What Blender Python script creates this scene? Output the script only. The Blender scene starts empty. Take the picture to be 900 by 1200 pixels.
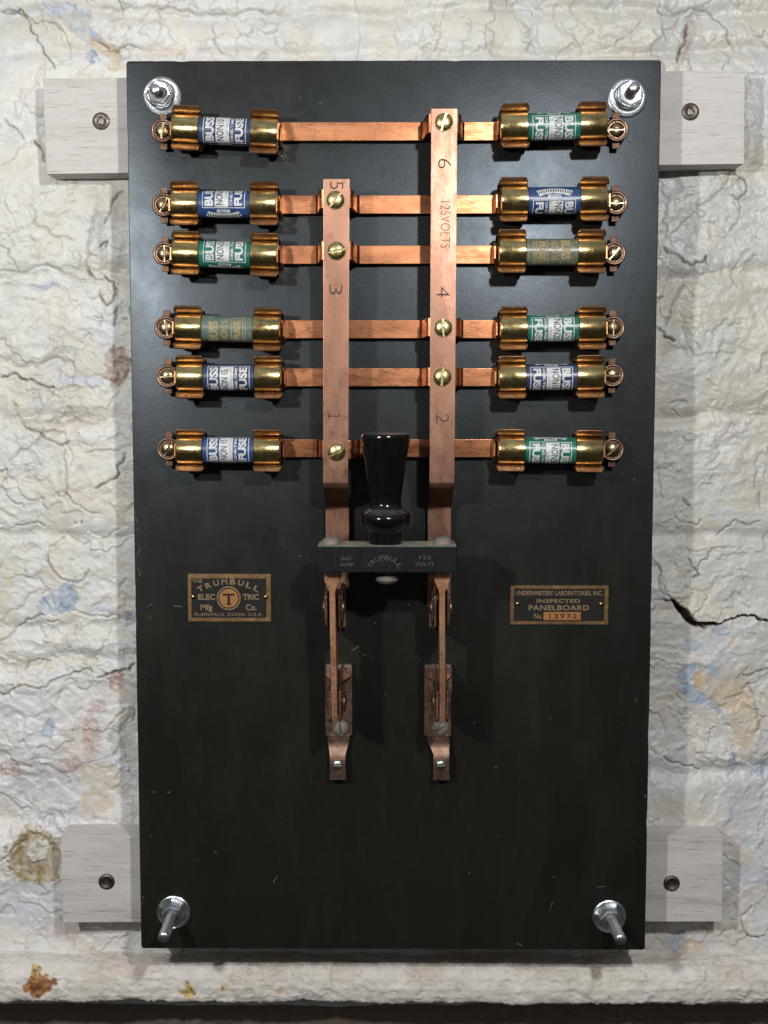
import bpy, bmesh, math, random
import numpy as np
from mathutils import Vector, Matrix

random.seed(7)
S = 0.00041            # metres per unit; every length below is in units of 0.41 mm
sc = bpy.context.scene
COL = sc.collection

# ------------------------------------------------------------------ camera
# coordinates: x right, y down, h towards the viewer, origin on the board face
F = 1500.0
CAM = np.array([461.0, 470.0, 1500.0])
fwd = np.array([-11 / 1500.0, 0.0872, -1.0]); fwd /= np.linalg.norm(fwd)
rgt = np.cross(np.array([0, 1, 0]), -fwd); rgt /= np.linalg.norm(rgt)
if rgt[0] < 0: rgt = -rgt
dwn = np.cross(fwd, rgt); dwn /= np.linalg.norm(dwn)
if dwn[1] < 0: dwn = -dwn

def P(px, py, h=0.0):
    d = fwd * F + rgt * (px - 450) + dwn * (py - 600)
    t = (h - CAM[2]) / d[2]
    p = CAM + d * t
    return float(p[0]), float(p[1])

def W(x, y, h):
    return Vector((x * S, -h * S, -y * S))

cam = bpy.data.cameras.new('camera'); camo = bpy.data.objects.new('camera', cam); COL.objects.link(camo)
cam.sensor_fit = 'VERTICAL'; cam.sensor_height = 36; cam.sensor_width = 27; cam.lens = 36 * F / 1200
cam.clip_start = 0.01; cam.clip_end = 50
def Wd(v): return Vector((v[0], -v[2], -v[1]))
X, Y, Z = Wd(rgt), -Wd(dwn), -Wd(fwd)
M = Matrix(((X[0], Y[0], Z[0]), (X[1], Y[1], Z[1]), (X[2], Y[2], Z[2]))).to_4x4()
M.translation = W(*CAM)
camo.matrix_world = M
sc.camera = camo

# ------------------------------------------------------------------ materials
def nodes(name):
    m = bpy.data.materials.new(name); m.use_nodes = True
    nt = m.node_tree; b = nt.nodes['Principled BSDF']
    return m, nt, b
def pos(nt, scale=1.0, stretch=(1, 1, 1)):
    g = nt.nodes.new('ShaderNodeNewGeometry')
    mp = nt.nodes.new('ShaderNodeVectorMath'); mp.operation = 'MULTIPLY'
    mp.inputs[1].default_value = tuple(s * scale / S for s in stretch)
    nt.links.new(g.outputs['Position'], mp.inputs[0])
    return mp.outputs[0]
def noise(nt, vec, scale=1, detail=4, rough=0.55, dist=0):
    n = nt.nodes.new('ShaderNodeTexNoise'); n.inputs['Scale'].default_value = scale
    n.inputs['Detail'].default_value = detail; n.inputs['Roughness'].default_value = rough
    n.inputs['Distortion'].default_value = dist
    nt.links.new(vec, n.inputs['Vector']); return n.outputs['Fac']
def ramp(nt, fac, stops):
    r = nt.nodes.new('ShaderNodeValToRGB'); e = r.color_ramp.elements
    while len(e) < len(stops): e.new(0.5)
    for el, (p, c) in zip(e, stops):
        el.position = p
        if not isinstance(c, (tuple, list)): c = (c, c, c)
        el.color = (*c, 1)
    nt.links.new(fac, r.inputs[0]); return r.outputs[0]
def mix(nt, fac, a, b, mode='MIX'):
    m = nt.nodes.new('ShaderNodeMix'); m.data_type = 'RGBA'; m.blend_type = mode
    if hasattr(fac, 'links'): nt.links.new(fac, m.inputs[0])
    else: m.inputs[0].default_value = fac
    for i, v in ((6, a), (7, b)):
        if hasattr(v, 'links'): nt.links.new(v, m.inputs[i])
        else: m.inputs[i].default_value = (*v, 1)
    return m.outputs[2]
def bump(nt, b, fac, strength=0.2, dist=1.0):
    bp = nt.nodes.new('ShaderNodeBump'); bp.inputs['Strength'].default_value = strength
    bp.inputs['Distance'].default_value = dist * S
    nt.links.new(fac, bp.inputs['Height']); nt.links.new(bp.outputs[0], b.inputs['Normal'])
    return bp

def metal(name, c1, c2, r1=.25, r2=.45, scale=.03, stretch=(1, 1, 1), c3=None, bstr=.12, lo=.35, hi=.65):
    m, nt, b = nodes(name); b.inputs['Metallic'].default_value = 1
    v = pos(nt, scale, stretch)
    f = noise(nt, v, 1, 6, .62)
    c = ramp(nt, f, [(lo, c1), (hi, c2)])
    if c3:
        f2 = noise(nt, pos(nt, scale * 3.1), 1, 5, .7)
        c = mix(nt, ramp(nt, f2, [(.52, 0.0), (.72, 1.0)]), c, c3)
    nt.links.new(c, b.inputs['Base Color'])
    f3 = noise(nt, pos(nt, scale * 4, stretch), 1, 5, .7)
    r = ramp(nt, f3, [(.3, r1), (.7, r2)]); nt.links.new(r, b.inputs['Roughness'])
    bump(nt, b, noise(nt, pos(nt, .35, stretch), 1, 4, .7), bstr, 1)
    return m

def plain(name, col, rough=.6, metallic=0, spec=.5):
    m, nt, b = nodes(name)
    v = noise(nt, pos(nt, .15), 1, 4, .6)
    c = ramp(nt, v, [(.3, tuple(x * .82 for x in col)), (.7, tuple(min(1, x * 1.12) for x in col))])
    nt.links.new(c, b.inputs['Base Color'])
    b.inputs['Roughness'].default_value = rough; b.inputs['Metallic'].default_value = metallic
    b.inputs['Specular IOR Level'].default_value = spec
    return m

MAT = {}
MAT['copper_bar'] = metal('copper_bar', (.42, .232, .165), (.25, .132, .09), .30, .46, .026, (1, 1, .35), (.25, .135, .10))
MAT['copper_strap'] = metal('copper_strap', (.45, .195, .098), (.24, .098, .048), .25, .44, .03, (.4, 1, 1.6), (.22, .10, .058))
MAT['copper_clip'] = metal('copper_clip', (.60, .34, .19), (.36, .18, .09), .28, .45, .05, c3=(.26, .13, .07))
MAT['copper_blade'] = metal('copper_blade', (.76, .43, .27), (.46, .23, .13), .34, .5, .05, (1, 1, .5), (.36, .20, .13), bstr=.3)
MAT['old_copper'] = metal('old_copper', (.52, .32, .23), (.26, .155, .11), .30, .55, .05, c3=(.35, .32, .30), bstr=.1)
MAT['terminal'] = metal('terminal', (.34, .22, .17), (.20, .12, .09), .34, .5, .08, c3=(.14, .08, .06), bstr=.05)
MAT['tab_copper'] = metal('tab_copper', (.20, .115, .08), (.11, .065, .045), .5, .65, .08)
MAT['brass_cap'] = metal('brass_cap', (.64, .52, .25), (.44, .33, .14), .14, .30, .035, c3=(.26, .18, .08), bstr=.06)
MAT['brass_screw'] = metal('brass_screw', (.66, .56, .28), (.46, .38, .17), .22, .4, .06, c3=(.30, .24, .12))
MAT['bronze_screw'] = metal('bronze_screw', (.42, .33, .20), (.22, .16, .10), .2, .36, .09)
MAT['zinc'] = metal('zinc', (.72, .74, .76), (.55, .58, .61), .24, .34, .03, bstr=.012)
MAT['steel_dark'] = metal('steel_dark', (.22, .19, .17), (.12, .10, .09), .35, .55, .08)
MAT['dusty_screw'] = plain('dusty_screw', (.19, .165, .15), .65, .3)
MAT['grey_screw'] = metal('grey_screw', (.62, .62, .58), (.42, .44, .42), .2, .35, .08)
MAT['plate_brass'] = metal('plate_brass', (.38, .24, .12), (.20, .12, .06), .35, .55, .08, c3=(.18, .10, .05))
MAT['plate_orange'] = plain('plate_orange', (.34, .15, .045), .5, .3)
MAT['plate_black'] = plain('plate_black', (.010, .0095, .009), .6, 0, .25)
MAT['plate_text'] = plain('plate_text', (.25, .175, .10), .5, .5)
MAT['stamp'] = plain('stamp', (.06, .032, .022), .7)
def worn_print():
    m, nt, b = nodes('print_white')
    f = noise(nt, pos(nt, .16), 1, 6, .75)
    nt.links.new(ramp(nt, f, [(.34, (.30, .33, .38)), (.50, (.60, .61, .60)), (.7, (.70, .71, .70))]), b.inputs['Base Color']); b.inputs['Roughness'].default_value = .45
    return m
MAT['print_white'] = worn_print()
MAT['print_grey'] = plain('print_grey', (.30, .32, .34), .5)
MAT['print_dark_blue'] = plain('print_dark_blue', (.03, .035, .06), .5)
MAT['print_dark_green'] = plain('print_dark_green', (.02, .07, .055), .5)
MAT['print_ochre'] = plain('print_ochre', (.34, .26, .13), .6)
MAT['bar_text'] = plain('bar_text', (.055, .057, .062), .7)

def body(name, c, wear, amt=.6):
    m, nt, b = nodes(name)
    f = noise(nt, pos(nt, .22), 1, 6, .75)
    c1 = mix(nt, ramp(nt, f, [(amt, 0.0), (amt + .12, 1.0)]), c, wear)
    g = noise(nt, pos(nt, .04), 1, 3, .5)
    c2 = mix(nt, ramp(nt, g, [(.35, .0), (.7, .35)]), c1, tuple(x * .5 for x in c))
    nt.links.new(c2, b.inputs['Base Color']); b.inputs['Roughness'].default_value = .35
    b.inputs['Coat Weight'].default_value = .15; b.inputs['Coat Roughness'].default_value = .25
    return m
MAT['body_blue'] = body('body_blue', (.022, .060, .185), (.30, .33, .36), .68)
MAT['body_navy'] = body('body_navy', (.030, .050, .120), (.30, .30, .33), .66)
MAT['body_green'] = body('body_green', (.014, .150, .105), (.35, .40, .36), .68)
MAT['body_teal'] = body('body_teal', (.090, .155, .140), (.26, .22, .12), .5)
MAT['body_olive'] = body('body_olive', (.110, .145, .110), (.28, .24, .15), .48)

def board_mat():
    m, nt, b = nodes('board_slate')
    f = noise(nt, pos(nt, .006, (1, 1, .6)), 1, 6, .6, .4)
    c = ramp(nt, f, [(.3, (.0080, .0077, .0055)), (.7, (.0135, .0127, .0085))])
    sp = noise(nt, pos(nt, .30), 1, 2, .5)
    c = mix(nt, ramp(nt, sp, [(.775, 0.0), (.80, .8)]), c, (.10, .095, .08))
    du = noise(nt, pos(nt, .012, (1.8, 1, .5)), 1, 8, .75)
    c = mix(nt, ramp(nt, du, [(.47, 0.0), (.76, .28)]), c, (.040, .037, .029))
    nt.links.new(c, b.inputs['Base Color'])
    rf = noise(nt, pos(nt, .02), 1, 7, .7)
    nt.links.new(ramp(nt, rf, [(.3, .29), (.7, .38)]), b.inputs['Roughness'])
    b.inputs['Specular IOR Level'].default_value = .50
    b.inputs['Specular Tint'].default_value = (.74, .86, 1.0, 1)
    bp = bump(nt, b, noise(nt, pos(nt, .28), 1, 5, .75), .10, 1)
    b2 = nt.nodes.new('ShaderNodeBump'); b2.inputs['Strength'].default_value = .07; b2.inputs['Distance'].default_value = 3 * S
    nt.links.new(noise(nt, pos(nt, .022), 1, 5, .6), b2.inputs['Height']); nt.links.new(b2.outputs[0], bp.inputs['Normal'])
    return m
MAT['board'] = board_mat()
MAT['scuff'] = plain('scuff', (.12, .115, .10), .8)

def bakelite(name, dust, up=1.0, rough=.5, spec=.2, base=(.0035, .004, .007)):
    m, nt, b = nodes(name)
    c = (.003, .003, .006)
    if dust:
        g = nt.nodes.new('ShaderNodeNewGeometry'); s = nt.nodes.new('ShaderNodeSeparateXYZ')
        nt.links.new(g.outputs['Normal'], s.inputs[0])
        n = noise(nt, pos(nt, .08), 1, 6, .7)
        mu = nt.nodes.new('ShaderNodeMath'); mu.operation = 'MULTIPLY'
        nt.links.new(ramp(nt, s.outputs[2], [(.55, 0.0), (.95, up)]), mu.inputs[0])
        nt.links.new(ramp(nt, n, [(.25, .35), (.6, 1.0)]), mu.inputs[1])
        n2 = noise(nt, pos(nt, .05), 1, 7, .75)
        ad = nt.nodes.new('ShaderNodeMath'); ad.operation = 'MAXIMUM'
        nt.links.new(mu.outputs[0], ad.inputs[0]); nt.links.new(ramp(nt, n2, [(.45, .0), (.8, dust)]), ad.inputs[1])
        c = mix(nt, ad.outputs[0], base, (.30, .28, .24))
        nt.links.new(c, b.inputs['Base Color']); nr = noise(nt, pos(nt, .1, (1, 1, .4)), 1, 7, .75); nt.links.new(ramp(nt, nr, [(.3, rough * .75), (.7, rough * 1.35)]), b.inputs['Roughness']); b.inputs['Specular IOR Level'].default_value = spec
    else:
        b.inputs['Base Color'].default_value = (*c, 1)
        n = noise(nt, pos(nt, .1), 1, 6, .7)
        nt.links.new(ramp(nt, n, [(.35, .10), (.75, .22)]), b.inputs['Roughness'])
    return m
MAT['handle'] = bakelite('handle', .012, .25, .15, .42, (.0030, .0030, .0032))
MAT['crossbar'] = bakelite('crossbar', .015)

def wood_mat():
    m, nt, b = nodes('pale_wood')
    v = pos(nt, .055, (.10, 1, 1.0))
    f = noise(nt, v, 1, 9, .72, .3)
    c = ramp(nt, f, [(.28, (.32, .30, .285)), (.42, (.51, .485, .465)), (.6, (.59, .565, .545)), (.75, (.50, .475, .455))])
    p = noise(nt, pos(nt, .62, (.045, 1, 1)), 1, 3, .6)
    c = mix(nt, ramp(nt, p, [(.60, 0.0), (.68, .7)]), c, (.24, .20, .185))
    nt.links.new(c, b.inputs['Base Color']); b.inputs['Roughness'].default_value = .6
    bump(nt, b, p, .25, -1.5)
    return m
MAT['wood'] = wood_mat()

def wall_mat(name='wall_paint'):
    m, nt, b = nodes(name)
    a = nt.nodes.new('ShaderNodeAttribute'); a.attribute_name = 'col'
    f = noise(nt, pos(nt, .05), 1, 9, .72)
    c = mix(nt, 1.0, a.outputs['Color'], ramp(nt, f, [(.25, (.84, .83, .80)), (.6, (1, 1, 1))]), 'MULTIPLY')
    f2 = noise(nt, pos(nt, .22), 1, 5, .75)
    c = mix(nt, ramp(nt, f2, [(.62, 0.0), (.78, .45)]), c, (.40, .37, .31))
    nt.links.new(c, b.inputs['Base Color'])
    nt.links.new(a.outputs['Alpha'], b.inputs['Roughness'])
    b.inputs['Specular IOR Level'].default_value = .5
    bump(nt, b, noise(nt, pos(nt, .10, (1, 1, 1)), 1, 8, .62), .60, 2.6)
    return m
MAT['wall'] = wall_mat()

# ------------------------------------------------------------------ mesh helpers (units, x right / y down / h out)
def box(bm, x0, x1, y0, y1, h0, h1, mi=0):
    vs = [bm.verts.new((x, y, h)) for h in (h0, h1) for y in (y0, y1) for x in (x0, x1)]
    for f in ((0, 1, 3, 2), (4, 6, 7, 5), (0, 4, 5, 1), (2, 3, 7, 6), (0, 2, 6, 4), (1, 5, 7, 3)):
        fc = bm.faces.new([vs[i] for i in f]); fc.material_index = mi
    return vs
def prism(bm, poly, h0, h1, axis='h', mi=0):
    """outline extruded. axis h: poly=(x,y); axis x: poly=(y,h); axis y: poly=(x,h)"""
    def mk(a, b, t):
        return {'h': (a, b, t), 'x': (t, a, b), 'y': (a, t, b)}[axis]
    n = len(poly)
    A = [bm.verts.new(mk(a, b, h0)) for a, b in poly]; B = [bm.verts.new(mk(a, b, h1)) for a, b in poly]
    fs = [bm.faces.new(A), bm.faces.new(B)]
    for i in range(n): fs.append(bm.faces.new((A[i], A[(i + 1) % n], B[(i + 1) % n], B[i])))
    for f in fs: f.material_index = mi
def ribbon(bm, pts, hw, th, wc, plane='yh', mi=0):
    """flat bar bent along a path. plane 'yh': path (y,h), width along x; 'xh': path (x,h), width along y"""
    n = len(pts)
    if not isinstance(hw, (list, tuple)): hw = [hw] * n
    if not isinstance(wc, (list, tuple)): wc = [wc] * n
    rows = []
    for i, (a, b) in enumerate(pts):
        p0 = pts[max(0, i - 1)]; p1 = pts[min(n - 1, i + 1)]
        da, db = p1[0] - p0[0], p1[1] - p0[1]; L = math.hypot(da, db) or 1
        na, nb = -db / L * th / 2, da / L * th / 2
        row = []
        for s in (-1, 1):
            for w in (-1, 1):
                q = (a + s * na, b + s * nb); ww = wc[i] + w * hw[i]
                row.append(bm.verts.new((ww, q[0], q[1]) if plane == 'yh' else (q[0], ww, q[1])))
        rows.append(row)
    fs = []
    for r, q in zip(rows, rows[1:]):
        for i, j in ((0, 1), (1, 3), (3, 2), (2, 0)):
            fs.append(bm.faces.new((r[i], r[j], q[j], q[i])))
    fs.append(bm.faces.new([rows[0][i] for i in (0, 1, 3, 2)])); fs.append(bm.faces.new([rows[-1][i] for i in (0, 2, 3, 1)]))
    for f in fs: f.material_index = mi
def lathe(bm, prof, c=(0, 0, 0), axis='h', n=40, mi=0, ph=0):
    """prof: (r, t) along the axis, closed at both ends"""
    rings = []
    for r, t in prof:
        ring = []
        for k in range(n):
            a = 2 * math.pi * k / n + ph; u, v = r * math.cos(a), r * math.sin(a)
            d = {'h': (u, v, t), 'y': (u, t, v), 'x': (t, u, v)}[axis]
            ring.append(bm.verts.new((c[0] + d[0], c[1] + d[1], c[2] + d[2])))
        rings.append(ring)
    for a, b in zip(rings, rings[1:]):
        for k in range(n):
            f = bm.faces.new((a[k], a[(k + 1) % n], b[(k + 1) % n], b[k])); f.material_index = mi
    for r in (rings[0], rings[-1]):
        f = bm.faces.new(r); f.material_index = mi
def xform(bm, verts, M_):
    for v in verts: v.co = M_ @ v.co
def merge(dst, src, mi=None):
    mp = {v: dst.verts.new(v.co) for v in src.verts}
    for f in src.faces:
        nf = dst.faces.new([mp[v] for v in f.verts]); nf.material_index = f.material_index if mi is None else mi
def screw_head(bm, c, r, ht, ang, slot=2.2, base=.6, mi=0, n=28):
    """domed round head with a real slot"""
    t = bmesh.new()
    prof = [(r, 0), (r, base)] + [(r * math.cos(a), base + (ht - base) * math.sin(a)) for a in [math.radians(x) for x in (12, 26, 40, 54, 68, 80)]]
    lathe(t, prof, n=n)
    for s in (-1, 1):
        h = t.copy()
        g = list(h.verts) + list(h.edges) + list(h.faces)
        res = bmesh.ops.bisect_plane(h, geom=g, plane_co=(0, s * slot / 2, 0), plane_no=(0, s, 0), clear_inner=True)
        ed = [e for e in res['geom_cut'] if isinstance(e, bmesh.types.BMEdge)]
        bmesh.ops.holes_fill(h, edges=h.edges)
        R = Matrix.Translation(c) @ Matrix.Rotation(math.radians(-ang), 4, 'Z')
        xform(h, h.verts, R); merge(bm, h, mi); h.free()
    lathe(bm, [(r * .96, 0), (r * .96, max(.3, ht * .38))], c, n=n, mi=mi)
    t.free()

def build(name, bm, mats, parent=None, loc=None, bevel=0, seg=2, ang=35, smooth=True, label=None, raw=False):
    if bevel:
        bmesh.ops.recalc_face_normals(bm, faces=bm.faces)
        ed = [e for e in bm.edges if len(e.link_faces) == 2 and e.calc_face_angle(0) > math.radians(50)]
        bmesh.ops.bevel(bm, geom=ed, offset=bevel, segments=seg, profile=.6, affect='EDGES', clamp_overlap=True)
    for v in bm.verts:
        x, y, h = v.co; v.co = (x * S, -h * S, -y * S)
    bmesh.ops.recalc_face_normals(bm, faces=bm.faces)
    me = bpy.data.meshes.new(name); bm.to_mesh(me); bm.free()
    if not isinstance(mats, (list, tuple)): mats = [mats]
    for m in mats: me.materials.append(MAT[m])
    if smooth:
        me.shade_smooth()
        try: me.set_sharp_from_angle(angle=math.radians(ang))
        except Exception: pass
    if bevel and smooth:
        t = bpy.data.objects.new(name, me); COL.objects.link(t)
        wn = t.modifiers.new('wn', 'WEIGHTED_NORMAL'); wn.keep_sharp = True; wn.weight = 100
        me2 = bpy.data.meshes.new_from_object(t.evaluated_get(bpy.context.evaluated_depsgraph_get()))
        bpy.data.objects.remove(t); bpy.data.meshes.remove(me); me = me2; me.name = name
    o = bpy.data.objects.new(name, me); COL.objects.link(o)
    if parent: o.parent = parent
    if loc: o.location = W(*loc)
    if label: o['label'] = label
    return o
def thing(name, label, cat, loc=(0, 0, 0), group=None):
    o = bpy.data.objects.new(name, None); COL.objects.link(o); o.empty_display_size = .01
    o.location = W(*loc); o['label'] = label; o['category'] = cat
    if group: o['group'] = group
    return o
def copy_child(ch, parent, copies=True):
    c = ch.copy(); COL.objects.link(c); c.parent = parent
    for g in ch.children: copy_child(g, c)
    return c

# ------------------------------------------------------------------ text as geometry
def text_bm(s, bold=0.0, extrude=0.0, spacing=1.0):
    cu = bpy.data.curves.new('t', 'FONT'); cu.body = s; cu.size = 1; cu.offset = bold; cu.extrude = extrude
    cu.resolution_u = 3; cu.space_character = spacing; cu.fill_mode = 'BOTH' if extrude else 'FRONT'
    o = bpy.data.objects.new('t', cu); COL.objects.link(o)
    me = bpy.data.meshes.new_from_object(o.evaluated_get(bpy.context.evaluated_depsgraph_get()))
    bm = bmesh.new(); bm.from_mesh(me)
    bpy.data.objects.remove(o); bpy.data.meshes.remove(me); bpy.data.curves.remove(cu)
    bmesh.ops.remove_doubles(bm, verts=bm.verts, dist=1e-4)
    return bm
def text_fit(s, w, h, bold=0.0, thick=0.0, spacing=1.0):
    """text mesh spanning 0..w (reading direction) and 0..h (up), flat at z 0 (or thick high)"""
    bm = text_bm(s, bold, .5 if thick else 0, spacing)
    xs = [v.co.x for v in bm.verts]; ys = [v.co.y for v in bm.verts]
    x0, x1, y0, y1 = min(xs), max(xs), min(ys), max(ys)
    for v in bm.verts:
        v.co.x = (v.co.x - x0) / (x1 - x0) * w; v.co.y = (v.co.y - y0) / (y1 - y0) * h
        v.co.z = v.co.z * thick + thick / 2 if thick else 0
    return bm
def put_text(bm, s, x0, x1, y0, y1, hh, bold=0.0, mi=0, thick=0.0, spacing=1.0):
    """upright text in the box x0..x1, y0(top)..y1(bottom)"""
    t = text_fit(s, x1 - x0, y1 - y0, bold, thick, spacing)
    for v in t.verts: v.co = (x0 + v.co.x, y1 - v.co.y, hh + v.co.z)
    merge(bm, t, mi); t.free()
def put_text_cw(bm, s, xc, y0, length, height, hh, bold=0.0, mi=0, spacing=1.0):
    """text turned 90 degrees clockwise, reading downwards from y0"""
    t = text_fit(s, length, height, bold, 0, spacing)
    for v in t.verts: v.co = (xc - height / 2 + v.co.y, y0 + v.co.x, hh)
    merge(bm, t, mi); t.free()
def arc_text(bm, s, cx, cy, r, a0, a1, lh, hh, bold=0.0, mi=0, thick=0.0, lw=None):
    """letters along an arc over the centre; angles in degrees from straight up, clockwise"""
    n = len(s)
    for i, ch in enumerate(s):
        a = math.radians(a0 + (a1 - a0) * i / (n - 1))
        w = (lw or lh * .75)
        t = text_fit(ch, w, lh, bold, thick)
        ca, sa = math.cos(a), math.sin(a)
        for v in t.verts:
            u, q = v.co.x - w / 2, v.co.y
            # up vector (sin a, -cos a), right vector (cos a, sin a)
            x = cx + (r + q) * sa + u * ca; y = cy - (r + q) * ca + u * sa
            v.co = (x, y, hh + v.co.z)
        merge(bm, t, mi); t.free()

# ------------------------------------------------------------------ numpy noise for the wall
rng = np.random.RandomState(11)
def vnoise(x, y, seed=0):
    r = np.random.RandomState(seed); T = r.rand(256, 256).astype(np.float32) * 2 - 1
    xi = np.floor(x).astype(int); yi = np.floor(y).astype(int); fx = x - xi; fy = y - yi
    u = fx * fx * fx * (fx * (fx * 6 - 15) + 10); v = fy * fy * fy * (fy * (fy * 6 - 15) + 10)
    g = lambda a, b: T[a & 255, b & 255]
    return (g(xi, yi) * (1 - u) + g(xi + 1, yi) * u) * (1 - v) + (g(xi, yi + 1) * (1 - u) + g(xi + 1, yi + 1) * u) * v
def fbm(x, y, sc_, oct_=4, seed=0, gain=.5):
    s = 0; a = 1; t = 0; x = x / sc_; y = y / sc_
    for i in range(oct_):
        ca, sa = math.cos(i * 1.1), math.sin(i * 1.1)
        s = s + a * vnoise((x * ca - y * sa) * 2 ** i + 17.3 * i, (x * sa + y * ca) * 2 ** i + 5.1 * i, seed + i)
        t += a; a *= gain
    return s / t
def ridged(x, y, sc_, oct_=3, seed=0):
    s = 0; a = 1; t = 0; x = x / sc_; y = y / sc_
    for i in range(oct_):
        s = s + a * (1 - np.abs(vnoise(x * 2 ** i + 9.7 * i, y * 2 ** i + 3.3 * i, seed + i)) * 2.2)
        t += a; a *= .5
    return s / t
def sst(a, b, x):
    t = np.clip((x - a) / (b - a), 0, 1); return t * t * (3 - 2 * t)

def polydist(px, py, pts, pad):
    """distance field to a jittered polyline inside its bounding window; returns mask index and distance + param"""
    pts = np.array(pts, float)
    # jitter by midpoint displacement
    r = np.random.RandomState(int(abs(pts.sum())) % 9999)
    for _ in range(3):
        q = [pts[0]]
        for a, b in zip(pts, pts[1:]):
            d = b - a; L = np.hypot(*d); nrm = np.array([-d[1], d[0]]) / (L + 1e-6)
            q.append((a + b) / 2 + nrm * r.uniform(-.17, .17) * L); q.append(b)
        pts = np.array(q)
    x0, y0 = pts.min(0) - pad; x1, y1 = pts.max(0) + pad
    m = (px > x0) & (px < x1) & (py > y0) & (py < y1)
    X_, Y_ = px[m], py[m]; best = np.full(X_.shape, 1e9); par = np.zeros(X_.shape)
    n = len(pts) - 1
    for i, (a, b) in enumerate(zip(pts, pts[1:])):
        d = b - a; L2 = d @ d + 1e-9
        t = np.clip(((X_ - a[0]) * d[0] + (Y_ - a[1]) * d[1]) / L2, 0, 1)
        dist = np.hypot(X_ - a[0] - t * d[0], Y_ - a[1] - t * d[1])
        k = dist < best; best[k] = dist[k]; par[k] = (i + t[k]) / n
    return m, best, par

def grid_object(name, V, nx, ny, cols, mat):
    """V: (ny*nx,3) in units"""
    co = np.empty_like(V); co[:, 0] = V[:, 0] * S; co[:, 1] = -V[:, 2] * S; co[:, 2] = -V[:, 1] * S
    idx = np.arange(nx * ny).reshape(ny, nx)
    q = np.stack([idx[:-1, :-1], idx[1:, :-1], idx[1:, 1:], idx[:-1, 1:]], -1).reshape(-1, 4)
    me = bpy.data.meshes.new(name)
    me.vertices.add(len(co)); me.vertices.foreach_set('co', co.astype(np.float32).ravel())
    me.loops.add(q.size); me.loops.foreach_set('vertex_index', q.astype(np.int32).ravel())
    me.polygons.add(len(q)); me.polygons.foreach_set('loop_start', np.arange(0, q.size, 4, dtype=np.int32))
    me.polygons.foreach_set('loop_total', np.full(len(q), 4, dtype=np.int32))
    me.update(calc_edges=True)
    at = me.color_attributes.new('col', 'FLOAT_COLOR', 'POINT')
    at.data.foreach_set('color', cols.astype(np.float32).ravel())
    me.materials.append(MAT[mat]); me.shade_smooth()
    o = bpy.data.objects.new(name, me); COL.objects.link(o)
    return o

WH = -92.0   # mean depth of the wall face
def toimg(x, y, h):
    d = np.stack([x - CAM[0], y - CAM[1], np.full_like(x, h - CAM[2])], -1)
    zz = d @ fwd
    return 450 + F * (d @ rgt) / zz, 600 + F * (d @ dwn) / zz

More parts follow.
